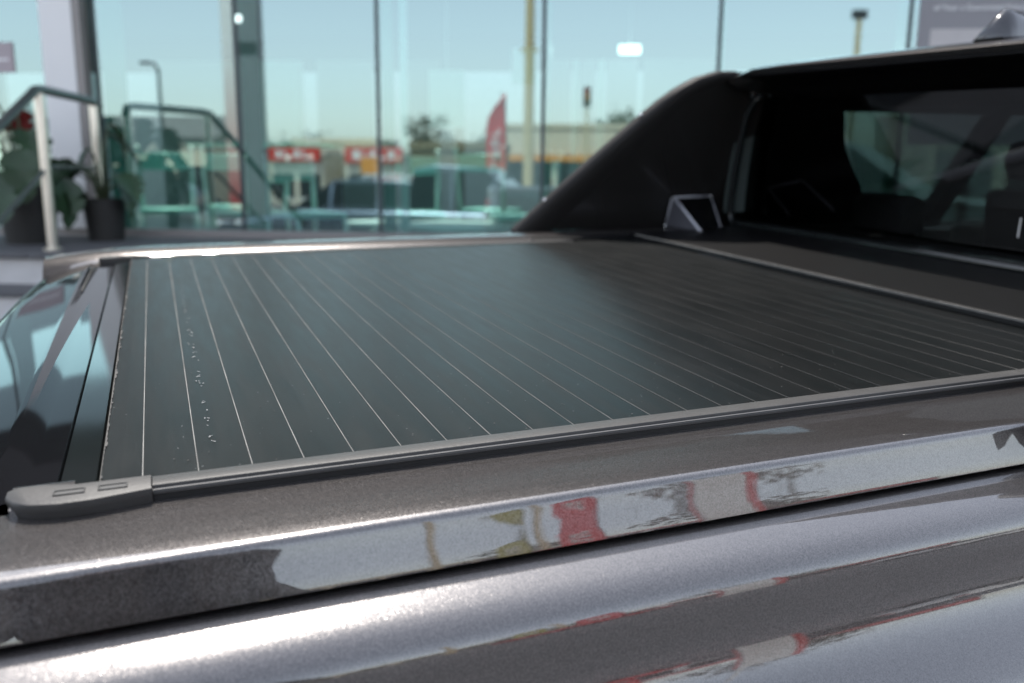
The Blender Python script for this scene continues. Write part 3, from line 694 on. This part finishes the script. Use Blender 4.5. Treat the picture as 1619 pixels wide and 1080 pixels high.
# triangular bracket by the far corner of the rear glass
def br(flip):
    f = (lambda p: mir(p)) if flip else (lambda p: p)
    A = [(1.480, 1.572, .012), (1.480, 1.541, .0985), (1.480, 1.530, .1015), (1.484, 1.380, .012)]
    B = [(1.608, 1.574, .012), (1.610, 1.541, .1015), (1.610, 1.530, .1045), (1.598, 1.446, .012)]
    b = T(MB().loft([[f(p) for p in A], [f(p) for p in B]]), 'corner_bracket', BRKT, bevel=.002, seg=2)
    up = Vector((0, -.0022 if not flip else .0022, .0016))
    q = [Vector(f(p)) for p in (A[2], A[3], B[3], B[2])]; cq = sum(q, Vector()) / 4
    T(MB().prism([cq + (p - cq) * .93 for p in q], up), 'bracket_face', PLAST, b)
    rim = bpy.data.materials.get('bracket_rim_highlight') or mat('bracket_rim_highlight', (.50, .50, .54), .35)  # pale tubes paint in the bright highlights along the bracket edges
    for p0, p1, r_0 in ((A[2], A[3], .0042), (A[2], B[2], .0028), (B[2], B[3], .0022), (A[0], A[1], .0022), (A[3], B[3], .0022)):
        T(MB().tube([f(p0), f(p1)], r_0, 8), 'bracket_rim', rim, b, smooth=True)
    for p in (A[3], B[3], B[2], A[0], A[2]):
        T(MB().ell(f(p), (.0048, .0048, .0048), 10, 8), 'bolt', CHROME, b, smooth=True)
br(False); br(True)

# cabin seats
for y in (.30, 1.09):
    s_ = T(MB().loft([[(x, y + w_ * k, z) for k in (-1, -.6, .6, 1)] + [(x + .12, y + w_ * k, z) for k in (1, .6, -.6, -1)] for x, w_, z in ((2.62, .24, -.45), (2.55, .25, -.15), (2.47, .20, .13))]), 'front_seat', SEATM, bevel=.02)
    T(MB().loft([[(x + dx, y + w_ * k, z) for k, dx in ((-1, 0), (1, 0), (1, .07), (-1, .07))] for x, w_, z in ((2.46, .12, .16), (2.44, .13, .22), (2.43, .10, .28))]), 'headrest', SEATM, s_, bevel=.02)
rs = T(MB().box((1.80, .06, -.55), (1.95, 1.34, .02)), 'rear_seat', SEATM, bevel=.04)
for y in (.34, 1.05): T(MB().box((1.81, y - .11, .03), (1.88, y + .11, .14)), 'headrest', SEATM, rs, bevel=.03)
T(MB().box((1.77, -.1, -.9), (3.9, 1.5, -.8)), 'cabin_floor', CABIN)
T(MB().box((3.45, -.08, -.3), (3.85, 1.47, -.02)), 'dashboard', CABIN, bevel=.04)
sw = MB().tube([(3.30 + .0 * k, .34 + .18 * math.cos(k * math.pi / 10), -.02 + .18 * math.sin(k * math.pi / 10)) for k in range(21)], .014, 8, cap=False)
T(sw, 'steering_wheel', CABIN, smooth=True)
# bonnet, nose, floor, wheels
secs = []
for x, z, hwx, zb in ((3.80, .0, .90, -.88), (4.2, -.035, .90, -.9), (4.6, -.09, .88, -.9), (4.85, -.16, .84, -.9), (4.95, -.30, .78, -.92)):
    secs.append([(x, YC - hwx, zb), (x, YC - hwx, z - .12), (x, YC - hwx * .93, z - .03), (x, YC - hwx * .5, z + .005), (x, YC, z + .01), (x, YC + hwx * .5, z + .005), (x, YC + hwx * .93, z - .03), (x, YC + hwx, z - .12), (x, YC + hwx, zb)])
T(MB().loft(secs), 'bonnet', PAINT, smooth=True, sharp=40)
T(MB().box((4.92, YC - .5, -.52), (4.97, YC + .5, -.25)), 'grille', PLAST, bevel=.02)
T(MB().box((4.86, YC - .85, -.86), (5.02, YC + .85, -.60)), 'front_bumper', PLAST, bevel=.05)
for s_ in (-1, 1): T(MB().box((4.80, YC + s_ * .68 - .15, -.36), (4.955, YC + s_ * .68 + .15, -.22)), 'headlight', LAMPG, bevel=.03)
T(MB().box((-.05, -.1, -.95), (4.8, W + .1, -.885)), 'chassis', PLAST)
T(MB().box((-.05, .0, -.88), (1.68, W, -.80)), 'bed_floor', PLAST)
for x in (.62, 3.85):
    for s_ in (-1, 1):
        y = YC + s_ * .80
        ring = lambda r, yy: [(x + r * math.cos(2 * math.pi * k / 28), yy, -.935 + r * math.sin(2 * math.pi * k / 28)) for k in range(28)]
        wl = T(MB().loft([ring(.22, y - .12), ring(.36, y - .12), ring(.38, y - .09), ring(.38, y + .09), ring(.36, y + .12), ring(.22, y + .12)]), 'wheel', RUB, smooth=True, sharp=40)
        T(MB().loft([ring(.225, y - .105), ring(.225, y + .105)]), 'rim', ALLOY, wl, smooth=True, sharp=40)

# ================================================================= STREET (mirrored in the glass and in the paint)
def pole(name, u, v, h, rad, m, label, cat, group=None):
    p = root(name, FM(u, v, gz(v)), label, cat, group)
    MB().tube([(0, 0, 0), (0, 0, h * .5), (0, 0, h)], [rad, rad * .85, rad * .65], 12).out('pole_shaft', m, p, True, sharp=40)
    return p
p = pole('street_lamp', -15.5, 24.4, 5.25, .09, DGREY, 'dark street lamp with short bent arm mirrored above the handrail', 'street lamp', 'street lamps across the road')
MB().tube([(0, 0, 5.2), (-.1, 0, 5.4), (-.34, 0, 5.45)], .05, 8).out('arm', DGREY, p, True)
MB().box((-.62, -.09, 5.40), (-.28, .09, 5.50)).out('lamp_head', DGREY, p, bevel=.03)
p = pole('flood_light', 10.4, 34.4, 8.3, .16, TANP, 'tan light pole with square head mirrored right of centre above the cab', 'light pole', 'light poles across the road')
MB().box((-.3, -.15, 8.25), (.3, .15, 8.6)).out('lamp_head', DGREY, p, bevel=.04)
p = pole('power_pole', -2.62, 24.4, 11, .19, TANP, 'tall tan pole with cross brackets mirrored beside the centre joint', 'pole')
MB().box((-.28, -.06, 5.75), (.28, .06, 5.85)).out('cross_bracket', TANP, p)
MB().box((-.9, -.06, 9.6), (.9, .06, 9.75)).out('cross_arm', TANP, p)
pole('tan_pole', 17.2, 23.7, 9.5, .17, TANP, 'tan light pole nearer the centre on the right of the street', 'pole')
pole('tan_pole', 21.7, 23.3, 9.5, .17, TANP, 'tan light pole further right along the street', 'pole')
p = root('sign_pillar', FM(14.4, 12.5, gz(12.5), R(60)), 'white sign pillar with red edges at the right of the forecourt', 'sign')
MB().box((-.45, -.15, 0), (.45, .15, 4.6)).out('sign_face', SIGNW, p, bevel=.01)
for x in (-.62, .455): MB().box((x, -.16, 0), (x + .165, .16, 4.6)).out('edge_strip', REDS, p, bevel=.01)
pole('cream_pole', 12.6, 12.0, 6.5, .10, SIGNW, 'cream flag pole beside the white sign pillar', 'pole')
p = pole('traffic_signal', -.93, 34.4, 4.9, .07, TANP, 'traffic signal on a thin post mirrored between pale window strips', 'traffic light')
MB().box((-.16, -.1, 4.65), (.16, .1, 5.5)).out('signal_head', DGREY, p, bevel=.03)
for z, m_ in ((5.32, TAILR), (5.08, YEL), (4.84, TREEL)): MB().ell((0, .1, z), (.1, .03, .1), 12, 8).out('signal_lens', m_, p, True)
# tall pylon sign with red to white edge
m_, nt, pp, out_ = nodes_of('pylon_edge_gradient')
tc = nt.nodes.new('ShaderNodeTexCoord'); sx = nt.nodes.new('ShaderNodeSeparateXYZ'); mr = nt.nodes.new('ShaderNodeMapRange')
mr.inputs['From Min'].default_value = 1.0; mr.inputs['From Max'].default_value = 4.6
cr = nt.nodes.new('ShaderNodeValToRGB'); cr.color_ramp.elements[0].color = (.42, .06, .06, 1); cr.color_ramp.elements[1].color = (.90, .87, .83, 1)  # edge colour runs from red low down to white above
e_ = cr.color_ramp.elements.new(.5); e_.color = (.75, .50, .44, 1)
nt.links.new(tc.outputs['Object'], sx.inputs[0]); nt.links.new(sx.outputs[2], mr.inputs[0]); nt.links.new(mr.outputs[0], cr.inputs[0]); nt.links.new(cr.outputs[0], pp.inputs['Base Color'])
pp.inputs['Roughness'].default_value = .4
PYE = m_
p = root('pylon_sign', FM(-9.15, 16.4, gz(16.4)), 'tall grey pylon sign with red to white edge strip mirrored in the glass', 'sign')
MB().box((-.42, -.1, 0), (-.06, .22, 8.5)).out('edge_strip', PYE, p, bevel=.02)
MB().box((-.058, -.15, 0), (.52, .15, 8.5)).out('sign_face', LGREY, p, bevel=.01)
MB().box((.0, .151, 4.7), (.46, .158, 5.0)).out('name_band', DGREY, p)
MB().ell((.03, .16, 5.55), (.085, .05, .085), 14, 10).out('sign_spot', mat('glowing_spot', (.9, .9, .9), .3, emit=((1, 1, .97), 2.5)), p, True)  # small round white spot on the sign face, set to glow

def teardrop(u, v, h, wd, label, rot=0, fab=None):
    p = root('feather_flag', FM(u, v, gz(v), rot), label, 'flag', 'feather flags on the forecourt')
    MB().tube([(0, 0, 0), (0, 0, h * .6), (-.02, 0, h * .9), (-wd * .3, 0, h)], [.02, .016, .012, .008], 8).out('flag_pole', DGREY, p, True)
    fl = []
    for i in range(13):
        t = i / 12; z = h * (.28 + .72 * t); ww = wd * (1 - max(0, (t - .72) / .28) ** 2.5 * .95)
        fl.append([(-.012, .02 * math.sin(t * 5), z), (-ww * .5, .03 * math.sin(t * 6 + 1), z - .02), (-ww, .03 * math.sin(t * 7 + 2), z - .10 * t)])
    f2 = [[(a[0], a[1] - .004, a[2]) for a in r] for r in fl]
    c = MB().loft([a + b[::-1] for a, b in zip(fl, f2)]).out('banner', fab or RED, p, True, sharp=60)
    random.seed(3)
    for k in range(7):
        z = h * (.38 + .062 * k)
        for sgn in (.045, -.035):
            g = MB()
            g.box((-wd * .72, sgn - .003, z), (-wd * .3, sgn + .003, z + h * .012)); g.box((-wd * (.72 if k % 2 else .42), sgn - .003, z), (-wd * (.60 if k % 2 else .3), sgn + .003, z + h * .040))
            if k % 3: g.box((-wd * .72, sgn - .003, z + h * .03), (-wd * .3, sgn + .003, z + h * .042))
            g.out('printed_mark', SIGNW, c)
    return p
teardrop(-1.80, 10.4, 3.12, .36, 'red feather flag with white marks mirrored in the middle of the glass')
teardrop(11.2, 13.1, 4.7, .75, 'taller red feather flag at the right of the forecourt', R(50))
teardrop(11.4, 14.9, 4.5, .62, 'yellow green feather flag beside the taller red flag', R(50), mat('yellow_green_fabric', (.42, .40, .06), .6))
p = root('pavement_sign', FM(.1, 12, gz(12)), 'red pavement sign standing behind the photographer', 'sign')
MB().box((-.35, -.04, .1), (.35, .04, 2.05)).out('sign_face', REDS, p, bevel=.01)
for x in (-.3, .3): MB().box((x - .03, -.25, 0), (x + .03, .25, .1)).out('sign_foot', DGREY, p)
MB().box((-.25, .041, 1.2), (.25, .046, 1.5)).out('sign_print', SIGNW, p)

def building(u, v, wd, dp, h, m, label, red=None, marks=0, win=0, parapet=.3, awn=None, pitched=False, rot=0):
    b = root('shop_building', FM(u, v, gz(v), rot), label, 'building', 'low buildings across the road')
    MB().box((-wd / 2, -dp, 0), (wd / 2, 0, h)).out('wall', m, b)
    MB().box((-wd / 2 - .1, -dp - .1, h + .002), (wd / 2 + .1, .12, h + parapet)).out('roof', m if not pitched else ROOFM, b)
    if pitched:
        MB().prism([(-wd / 2 - .3, .3, h + parapet), (wd / 2 + .3, .3, h + parapet), (wd / 2 + .3, -dp / 2, h + parapet + 1.2), (-wd / 2 - .3, -dp / 2, h + parapet + 1.2)], (0, -.2, .05)).out('roof_slope', ROOFM, b)
    if win:
        n = win; sp = wd / n
        for k in range(n):
            x = -wd / 2 + sp * (k + .5)
            f = MB().box((x - sp * .4, -.05, .35), (x + sp * .4, .05, h * .62)).out('shop_window', WINB, b)
            MB().box((x - sp * .42, .052, .28), (x + sp * .42, .09, .35)).out('window_sill', SIGNW, f)
    if red:
        z0, z1, mm = red
        s_ = MB().box((-wd / 2 + .1, .06, z0), (wd / 2 - .1, .35, z1)).out('fascia_sign', mm, b, bevel=.01)
        x = -wd / 2 + .5
        for k in range(marks):
            ww = random.uniform(.25, .5)
            g = MB().box((x, .352, z0 + .2 * (z1 - z0)), (x + ww * .3, .36, z0 + .8 * (z1 - z0))).box((x + ww * .35, .352, z0 + .2 * (z1 - z0)), (x + ww, .36, z0 + (.4 if k % 2 else .8) * (z1 - z0)))
            g.out('sign_letter', SIGNW, s_); x += ww + .12
    if awn: MB().box((-wd / 2 + .2, .06, awn[0]), (wd / 2 - .2, 1.2, awn[1])).out('awning', awn[2], b)
    return b
G = 0.425
building(-16.05, 39.4, 2.9, 6, 2.1 + G, CREAM2, 'cream shop with wide red fascia sign mirrored left of centre', (1.80 + G, 2.50 + G, REDS), 4, 2)
building(-11.85, 39.4, 3.2, 6, 2.1 + G, CREAM2, 'cream shop with brighter red fascia sign beside an orange board', (1.75 + G, 2.52 + G, REDS), 5, 2)
building(-16.4, 47, 5.0, 6, 2.9 + G, CREAM, 'taller cream building behind the red shop signs', None, 0, 3)
building(-14.2, 43.2, 3.0, 5, 2.0 + G, CREAM2, 'pale low building between the two red shop signs', None, 0, 2)
building(-2.6, 54.4, 8.8, 9, 4.15 + G, CREAM, 'long cream commercial building mirrored right of the red flag', (2.0 + G, 2.35 + G, YEL), 0, 5)
building(4.2, 55.5, 4.6, 9, 4.3 + G, CREAM2, 'paler cream hall right of the long cream building', (2.0 + G, 2.4 + G, YEL), 0, 3)
building(-7.0, 34.4, 3.7, 7, 2.35 + G, OLIVE, 'olive brown low building with overhanging flat roof', None, 0, 3, .35)
building(-23, 36, 8, 8, 2.6 + G, CREAM, 'brown roofed low building at the left end of the street', None, 0, 4, .25, pitched=True)
building(-33, 38, 9, 8, 2.9 + G, CREAM2, 'pale building furthest left across the road', None, 0, 4)
building(30, 17.5, 8, 9, 3.7, DGREY, 'dark workshop with long red band facing the pickup', (2.6, 3.6, REDS), 6, 3, .2, rot=R(70))
building(44, 30, 14, 9, 4.2, WHITE, 'white hall with red band beyond the dark workshop', (3.2, 4.0, REDS), 6, 4, rot=R(50))
building(30, 44, 26, 10, 4.6 + G, CREAM, 'large cream warehouse furthest right across the road', None, 0, 7)
p = root('price_board', FM(-10.4, 33, gz(33)), 'orange price board on two legs below the bright red shop sign', 'sign')
MB().box((-.4, -.08, 1.25 + G), (.4, .08, 1.95 + G)).out('sign_face', YEL, p, bevel=.01)
for x in (-.3, .3): MB().box((x - .04, -.04, 0), (x + .04, .04, 1.25 + G)).out('leg', DGREY, p)
p = root('price_board', FM(-14.6, 31, gz(31)), 'second orange price board mirrored beside the pylon sign', 'sign')
MB().box((-.35, -.08, 1.0 + G), (.35, .08, 1.9 + G)).out('sign_face', YEL, p, bevel=.01)
for x in (-.25, .25): MB().box((x - .04, -.04, 0), (x + .04, .04, 1.0 + G)).out('leg', DGREY, p)
for k, (u, v, wd) in enumerate(((-18.2, 23, 1.1), (-16.9, 23.2, .8), (-15.0, 23.1, 1.3), (-13.9, 23.0, .9))):
    p = root('traffic_barrier', FM(u, v, gz(v)), ['wide yellow barrier, leftmost of four along the kerb', 'narrow yellow barrier, second of four along the kerb', 'widest yellow barrier, third of four along the kerb', 'yellow barrier next to the pylon sign, last of four'][k], 'barrier', 'yellow barriers along the kerb')
    MB().prism([(-wd / 2, -.3, 0), (-wd / 2, .3, 0), (-wd / 2, .12, .9), (-wd / 2, -.12, .9)], (wd, 0, 0)).out('barrier_body', YEL, p, bevel=.03)
    MB().box((-wd / 2 + .05, .22, .35), (wd / 2 - .05, .27, .5)).out('reflector', SIGNW, p)

def tree(u, v, h, rad, m, label, n=900, trunk=.3):
    t = root('street_tree', FM(u, v, gz(v)), label, 'tree', 'trees beyond the road')
    tb = MB().tube([(0, 0, 0), (.05, 0, h * .3), (0, .05, h * .6), (.03, 0, h * .85)], [trunk, trunk * .7, trunk * .4, .03], 8)
    cl = [Vector((random.gauss(0, .45) * rad, random.gauss(0, .45) * rad, h * random.uniform(.45, .92))) for _ in range(13)]
    for c in cl[:7]: tb.tube([(0, 0, h * .35), c * .6 + Vector((0, 0, h * .2)), c], [trunk * .35, trunk * .2, .02], 6)
    tb.out('trunk', BARK, t, True)
    vs, fs = [], []
    for i in range(n):
        c = random.choice(cl); q = c + Vector((random.gauss(0, .26), random.gauss(0, .26), random.gauss(0, .2))) * rad
        s_ = random.uniform(.08, .2) * rad * .6
        a = Vector((random.uniform(-1, 1), random.uniform(-1, 1), random.uniform(-1, 1))).normalized(); b = a.orthogonal().normalized()
        k = len(vs); vs += [q - a * s_, q + b * s_ * .6, q + a * s_, q - b * s_ * .6]; fs.append((k, k + 1, k + 2, k + 3))
    new_obj('crown', vs, fs, m, t)
TL = [(-12.3, 54.4, 5.6, 1.3, TREEL2, 'round brown tree above the olive building'), (1.2, 64, 6.2, 1.9, TREEL, 'dark tree behind the long cream building'),
      (-21.5, 52, 4.0, 1.5, TREEL, 'low dark tree behind the left red sign'), (-18.7, 51, 4.1, 1.4, TREEL, 'low dark tree behind the taller cream building'),
      (-26, 50, 4.6, 2.2, TREEL, 'broad tree left of the street lamp'), (-9, 60, 4.0, 2.0, TREEL, 'low tree behind the olive building'),
      (19.5, 15.2, 6.6, 2.0, TREEL2, 'brown street tree behind the white sign pillar'), (40, 40, 8, 3.2, TREEL, 'tall tree behind the white workshop'),
      (-40, 55, 6, 3.0, TREEL, 'tall tree furthest left across the road'), (22, 45, 6.5, 2.6, TREEL, 'green tree behind the wide service shop')]
for a in TL: tree(*a)
tw = MB(); random.seed(5)
vs, fs = [], []
for i in range(9000):
    u = random.uniform(-160, 160); v = random.uniform(85, 95); hh = 3.0 + 1.1 * math.sin(u * .13) + .8 * math.sin(u * .37 + 1)
    q = Fm(u, v, gz(v) + random.uniform(0, 1) ** .6 * max(1.2, hh)); s_ = random.uniform(.25, .8)
    a = Vector((random.uniform(-1, 1), random.uniform(-1, 1), random.uniform(-1, 1))).normalized(); b = a.orthogonal().normalized()
    k = len(vs); vs += [q - a * s_, q + b * s_ * .6, q + a * s_, q - b * s_ * .6]; fs.append((k, k + 1, k + 2, k + 3))
tag(new_obj('treeline', vs, fs, TREEL), kind='stuff', label='distant low line of trees behind the street', cat='trees')

def parked_car(u, v, rot, m, label, H=1.5, L=4.4, ute=False):
    c = root('parked_car', FM(u, v, gz(v), rot), label, 'car', 'cars parked in front of the showroom')
    h = H
    if not ute:
        side = [(-L / 2, .35), (-L / 2, .75), (-L / 2 + .1, .92), (-L * .28, .97), (L * .2, .95), (L / 2 - .25, .80), (L / 2, .62), (L / 2, .35)]
        gh = [(-L * .45, .95), (-L * .34, h - .04), (-L * .15, h), (L * .02, h - .02), (L * .24, .95)]
    else:
        side = [(-L / 2, .45), (-L / 2, 1.0), (-L / 2 + .1, 1.05), (-L * .12, 1.05), (L * .22, 1.03), (L / 2 - .2, .92), (L / 2, .75), (L / 2, .45)]
        gh = [(-L * .14, 1.04), (-L * .12, h - .04), (-L * .06, h), (L * .1, h - .02), (L * .25, 1.02)]
    hw_ = .88
    MB().loft([[(x, y, z) for x, z in side] for y in (-hw_, hw_)]).out('body', m, c, bevel=.05)
    k_ = .82
    MB().loft([[(x, -hw_ * (k_ if z > 1.1 else .97), z) for x, z in gh], [(x, hw_ * (k_ if z > 1.1 else .97), z) for x, z in gh]]).out('cabin', WINB, c, bevel=.02)
    MB().loft([[(gh[1][0] - .02, y, gh[1][1] + .004), (gh[2][0], y, gh[2][1] + .03), (gh[3][0] + .03, y, gh[3][1] + .012), (gh[3][0], y, gh[3][1] - .05), (gh[1][0], y, gh[1][1] - .06)] for y in (-hw_ * .83, hw_ * .83)]).out('roof', m, c, bevel=.015)
    for s_ in (-1, 1):
        for q in (1, 2):
            xa = gh[0][0] + (gh[4][0] - gh[0][0]) * (.33 * q + .02)
            MB().prism([(xa, s_ * hw_ * .985, gh[0][1]), (xa + .07, s_ * hw_ * .985, gh[0][1]), (xa + .05, s_ * hw_ * .825, h - .05), (xa - .02, s_ * hw_ * .825, h - .05)], (0, s_ * .012, 0)).out('pillar', m, c)
        for x in (-L * .31, L * .31):
            ring = lambda r, y: [(x + r * math.cos(2 * math.pi * k / 20), y, .33 + r * math.sin(2 * math.pi * k / 20)) for k in range(20)]
            wl = MB().loft([ring(.22, s_ * .70), ring(.33, s_ * .70), ring(.33, s_ * .89), ring(.22, s_ * .89)]).out('wheel', RUB, c, True, sharp=40)
            MB().loft([ring(.21, s_ * .72), ring(.21, s_ * .893)]).out('rim', ALLOY, wl)
        MB().box((L / 2 - .14, s_ * .66 - .16, .66), (L / 2 + .005, s_ * .66 + .16, .78)).out('headlight', LAMPG, c, bevel=.02)
        MB().box((-L / 2 - .005, s_ * .7 - .12, .68), (-L / 2 + .08, s_ * .7 + .12, .88)).out('tail_light', TAILR, c, bevel=.02)
    MB().box((L / 2 - .02, -.4, .42), (L / 2 + .012, .4, .6)).out('grille', PLAST, c)
    return c
parked_car(-5.0, 11.6, math.pi + .12, SILV, 'silver blue hatchback mirrored under the red shop signs', 1.58, 4.3)
parked_car(-2.3, 8.6, .05, SILV, 'blue grey ute mirrored below the red flag', 1.72, 5.1, True)
parked_car(-9.6, 13.0, .3, DGREY, 'dark grey car parked left of the silver hatchback', 1.55, 4.4)
parked_car(-14.2, 12.4, -.2, MAROON, 'maroon car parked at the left end of the row', 1.5, 4.4)
parked_car(-7.5, 22.6, math.pi, WHITEP, 'white van like car across the road behind the dark car', 1.75, 4.6)
parked_car(14.6, 8.2, .4, WHITEP, 'white car parked well ahead of the pickup', 1.55, 4.5)
parked_car(15.5, 17.3, .1, RED, 'red car parked beyond the white car on the right', 1.5, 4.2)

# ================================================================= PHOTOGRAPHER (mirrored in the bed paint)
BK = -Vector((math.sin(YAW), math.cos(YAW), 0)); SD = Vector((math.cos(YAW), -math.sin(YAW), 0))
pv = 5.6 + .33
PG = Vector((CAM.x, CAM.y, 0)) + BK * .27; PG.z = .06
per = root('person', PG, 'person in dark jacket and trousers holding a camera beside the pickup', 'person')
def PL(s, b, z): return SD * s + BK * b + Vector((0, 0, z))
def skin(name, verts, edges, radii, m, parent, rootv=0, sub=2):
    me = bpy.data.meshes.new(name); me.from_pydata([tuple(v) for v in verts], edges, []); me.update()
    o = bpy.data.objects.new(name, me); col.objects.link(o); o.parent = parent; me.materials.append(m)
    sk = o.modifiers.new('skin', 'SKIN'); sk.use_smooth_shade = True
    d = me.skin_vertices[0].data if me.skin_vertices else None
    if d is None:
        with bpy.context.temp_override(object=o, active_object=o, selected_objects=[o]): bpy.ops.mesh.customdata_skin_add()
        d = me.skin_vertices[0].data
    for i, r in enumerate(radii): d[i].radius = (r if isinstance(r, tuple) else (r, r))
    d[rootv].use_root = True
    s_ = o.modifiers.new('sub', 'SUBSURF'); s_.levels = sub; s_.render_levels = sub
    return o
V = [PL(0, .02, .98), PL(0, .02, 1.16), PL(0, .0, 1.33), PL(0, .0, 1.46), PL(0, -.02, 1.54), PL(0, -.05, 1.64), PL(0, -.05, 1.76),
     PL(-.20, .02, 1.43), PL(-.30, .0, 1.22), PL(-.15, -.06, 1.47), PL(.20, .02, 1.43), PL(.30, .0, 1.22), PL(.15, -.06, 1.47),
     PL(-.11, .02, .93), PL(-.13, .0, .52), PL(-.15, .04, .09), PL(-.16, -.12, .035), PL(.11, .02, .93), PL(.13, .0, .52), PL(.15, .04, .09), PL(.16, -.12, .035)]
E_ = [(0, 1), (1, 2), (2, 3), (3, 4), (4, 5), (5, 6), (3, 7), (7, 8), (8, 9), (3, 10), (10, 11), (11, 12), (0, 13), (13, 14), (14, 15), (15, 16), (0, 17), (17, 18), (18, 19), (19, 20)]
RR = [(.17, .12), (.165, .115), (.22, .13), (.19, .11), .06, .085, .08, .075, .055, .036, .075, .055, .036, .10, .07, .05, .04, .10, .07, .05, .04]
skin('body', V, E_, RR, CLOTHD, per)
hd = MB().ell(PL(0, -.055, 1.665), (.082, .098, .118), 20, 14).ell(PL(0, -.16, 1.645), (.016, .022, .024), 10, 8).ell(PL(-.083, -.05, 1.655), (.012, .022, .034), 10, 8).ell(PL(.083, -.05, 1.655), (.012, .022, .034), 10, 8)
hd = hd.out('head', SKIN, per, True)
MB().ell(PL(0, -.03, 1.70), (.094, .105, .105), 20, 14).out('hair', HAIR, per, True)
for s_ in (-1, 1):
    MB().ell(PL(s_ * .033, -.145, 1.672), (.014, .010, .009), 10, 8).out('eye', SIGNW, hd, True)
    fv = [PL(s_ * .145, -.06, 1.475), PL(s_ * .115, -.085, 1.51)]; fe = [(0, 1)]; fr = [.032, .034]
    for q in range(4):
        b = len(fv); fv += [PL(s_ * (.108 - .004 * q), -.105 - .012 * q, 1.545 - .018 * q), PL(s_ * (.080 - .002 * q), -.125 - .008 * q, 1.555 - .018 * q), PL(s_ * (.056 + .003 * q), -.125, 1.555 - .017 * q)]
        fe += [(1, b), (b, b + 1), (b + 1, b + 2)]; fr += [.0105, .0095, .0085]
    b = len(fv); fv += [PL(s_ * .095, -.075, 1.53), PL(s_ * .07, -.07, 1.54)]; fe += [(0, b), (b, b + 1)]; fr += [.012, .010]
    skin('hand', fv, fe, fr, SKIN, per, 0, 1)
cb = root('hand_camera', CAM + BK * .10, 'black hand camera held to the photographer face', 'camera')
MB().add([SD * x + BK * y + Vector((0, 0, z)) for x, y, z in [(-.065, -.0, -.045), (.065, -.0, -.045), (.065, .05, -.045), (-.065, .05, -.045), (-.065, 0, .035), (.065, 0, .035), (.065, .05, .035), (-.065, .05, .035)]],
         [(0, 3, 2, 1), (4, 5, 6, 7), (0, 1, 5, 4), (1, 2, 6, 5), (2, 3, 7, 6), (3, 0, 4, 7)]).out('camera_body', PLAST, cb, bevel=.008)
MB().tube([BK * .0, -BK * .075], .034, 20).out('lens_barrel', PLAST, cb, True, sharp=40)
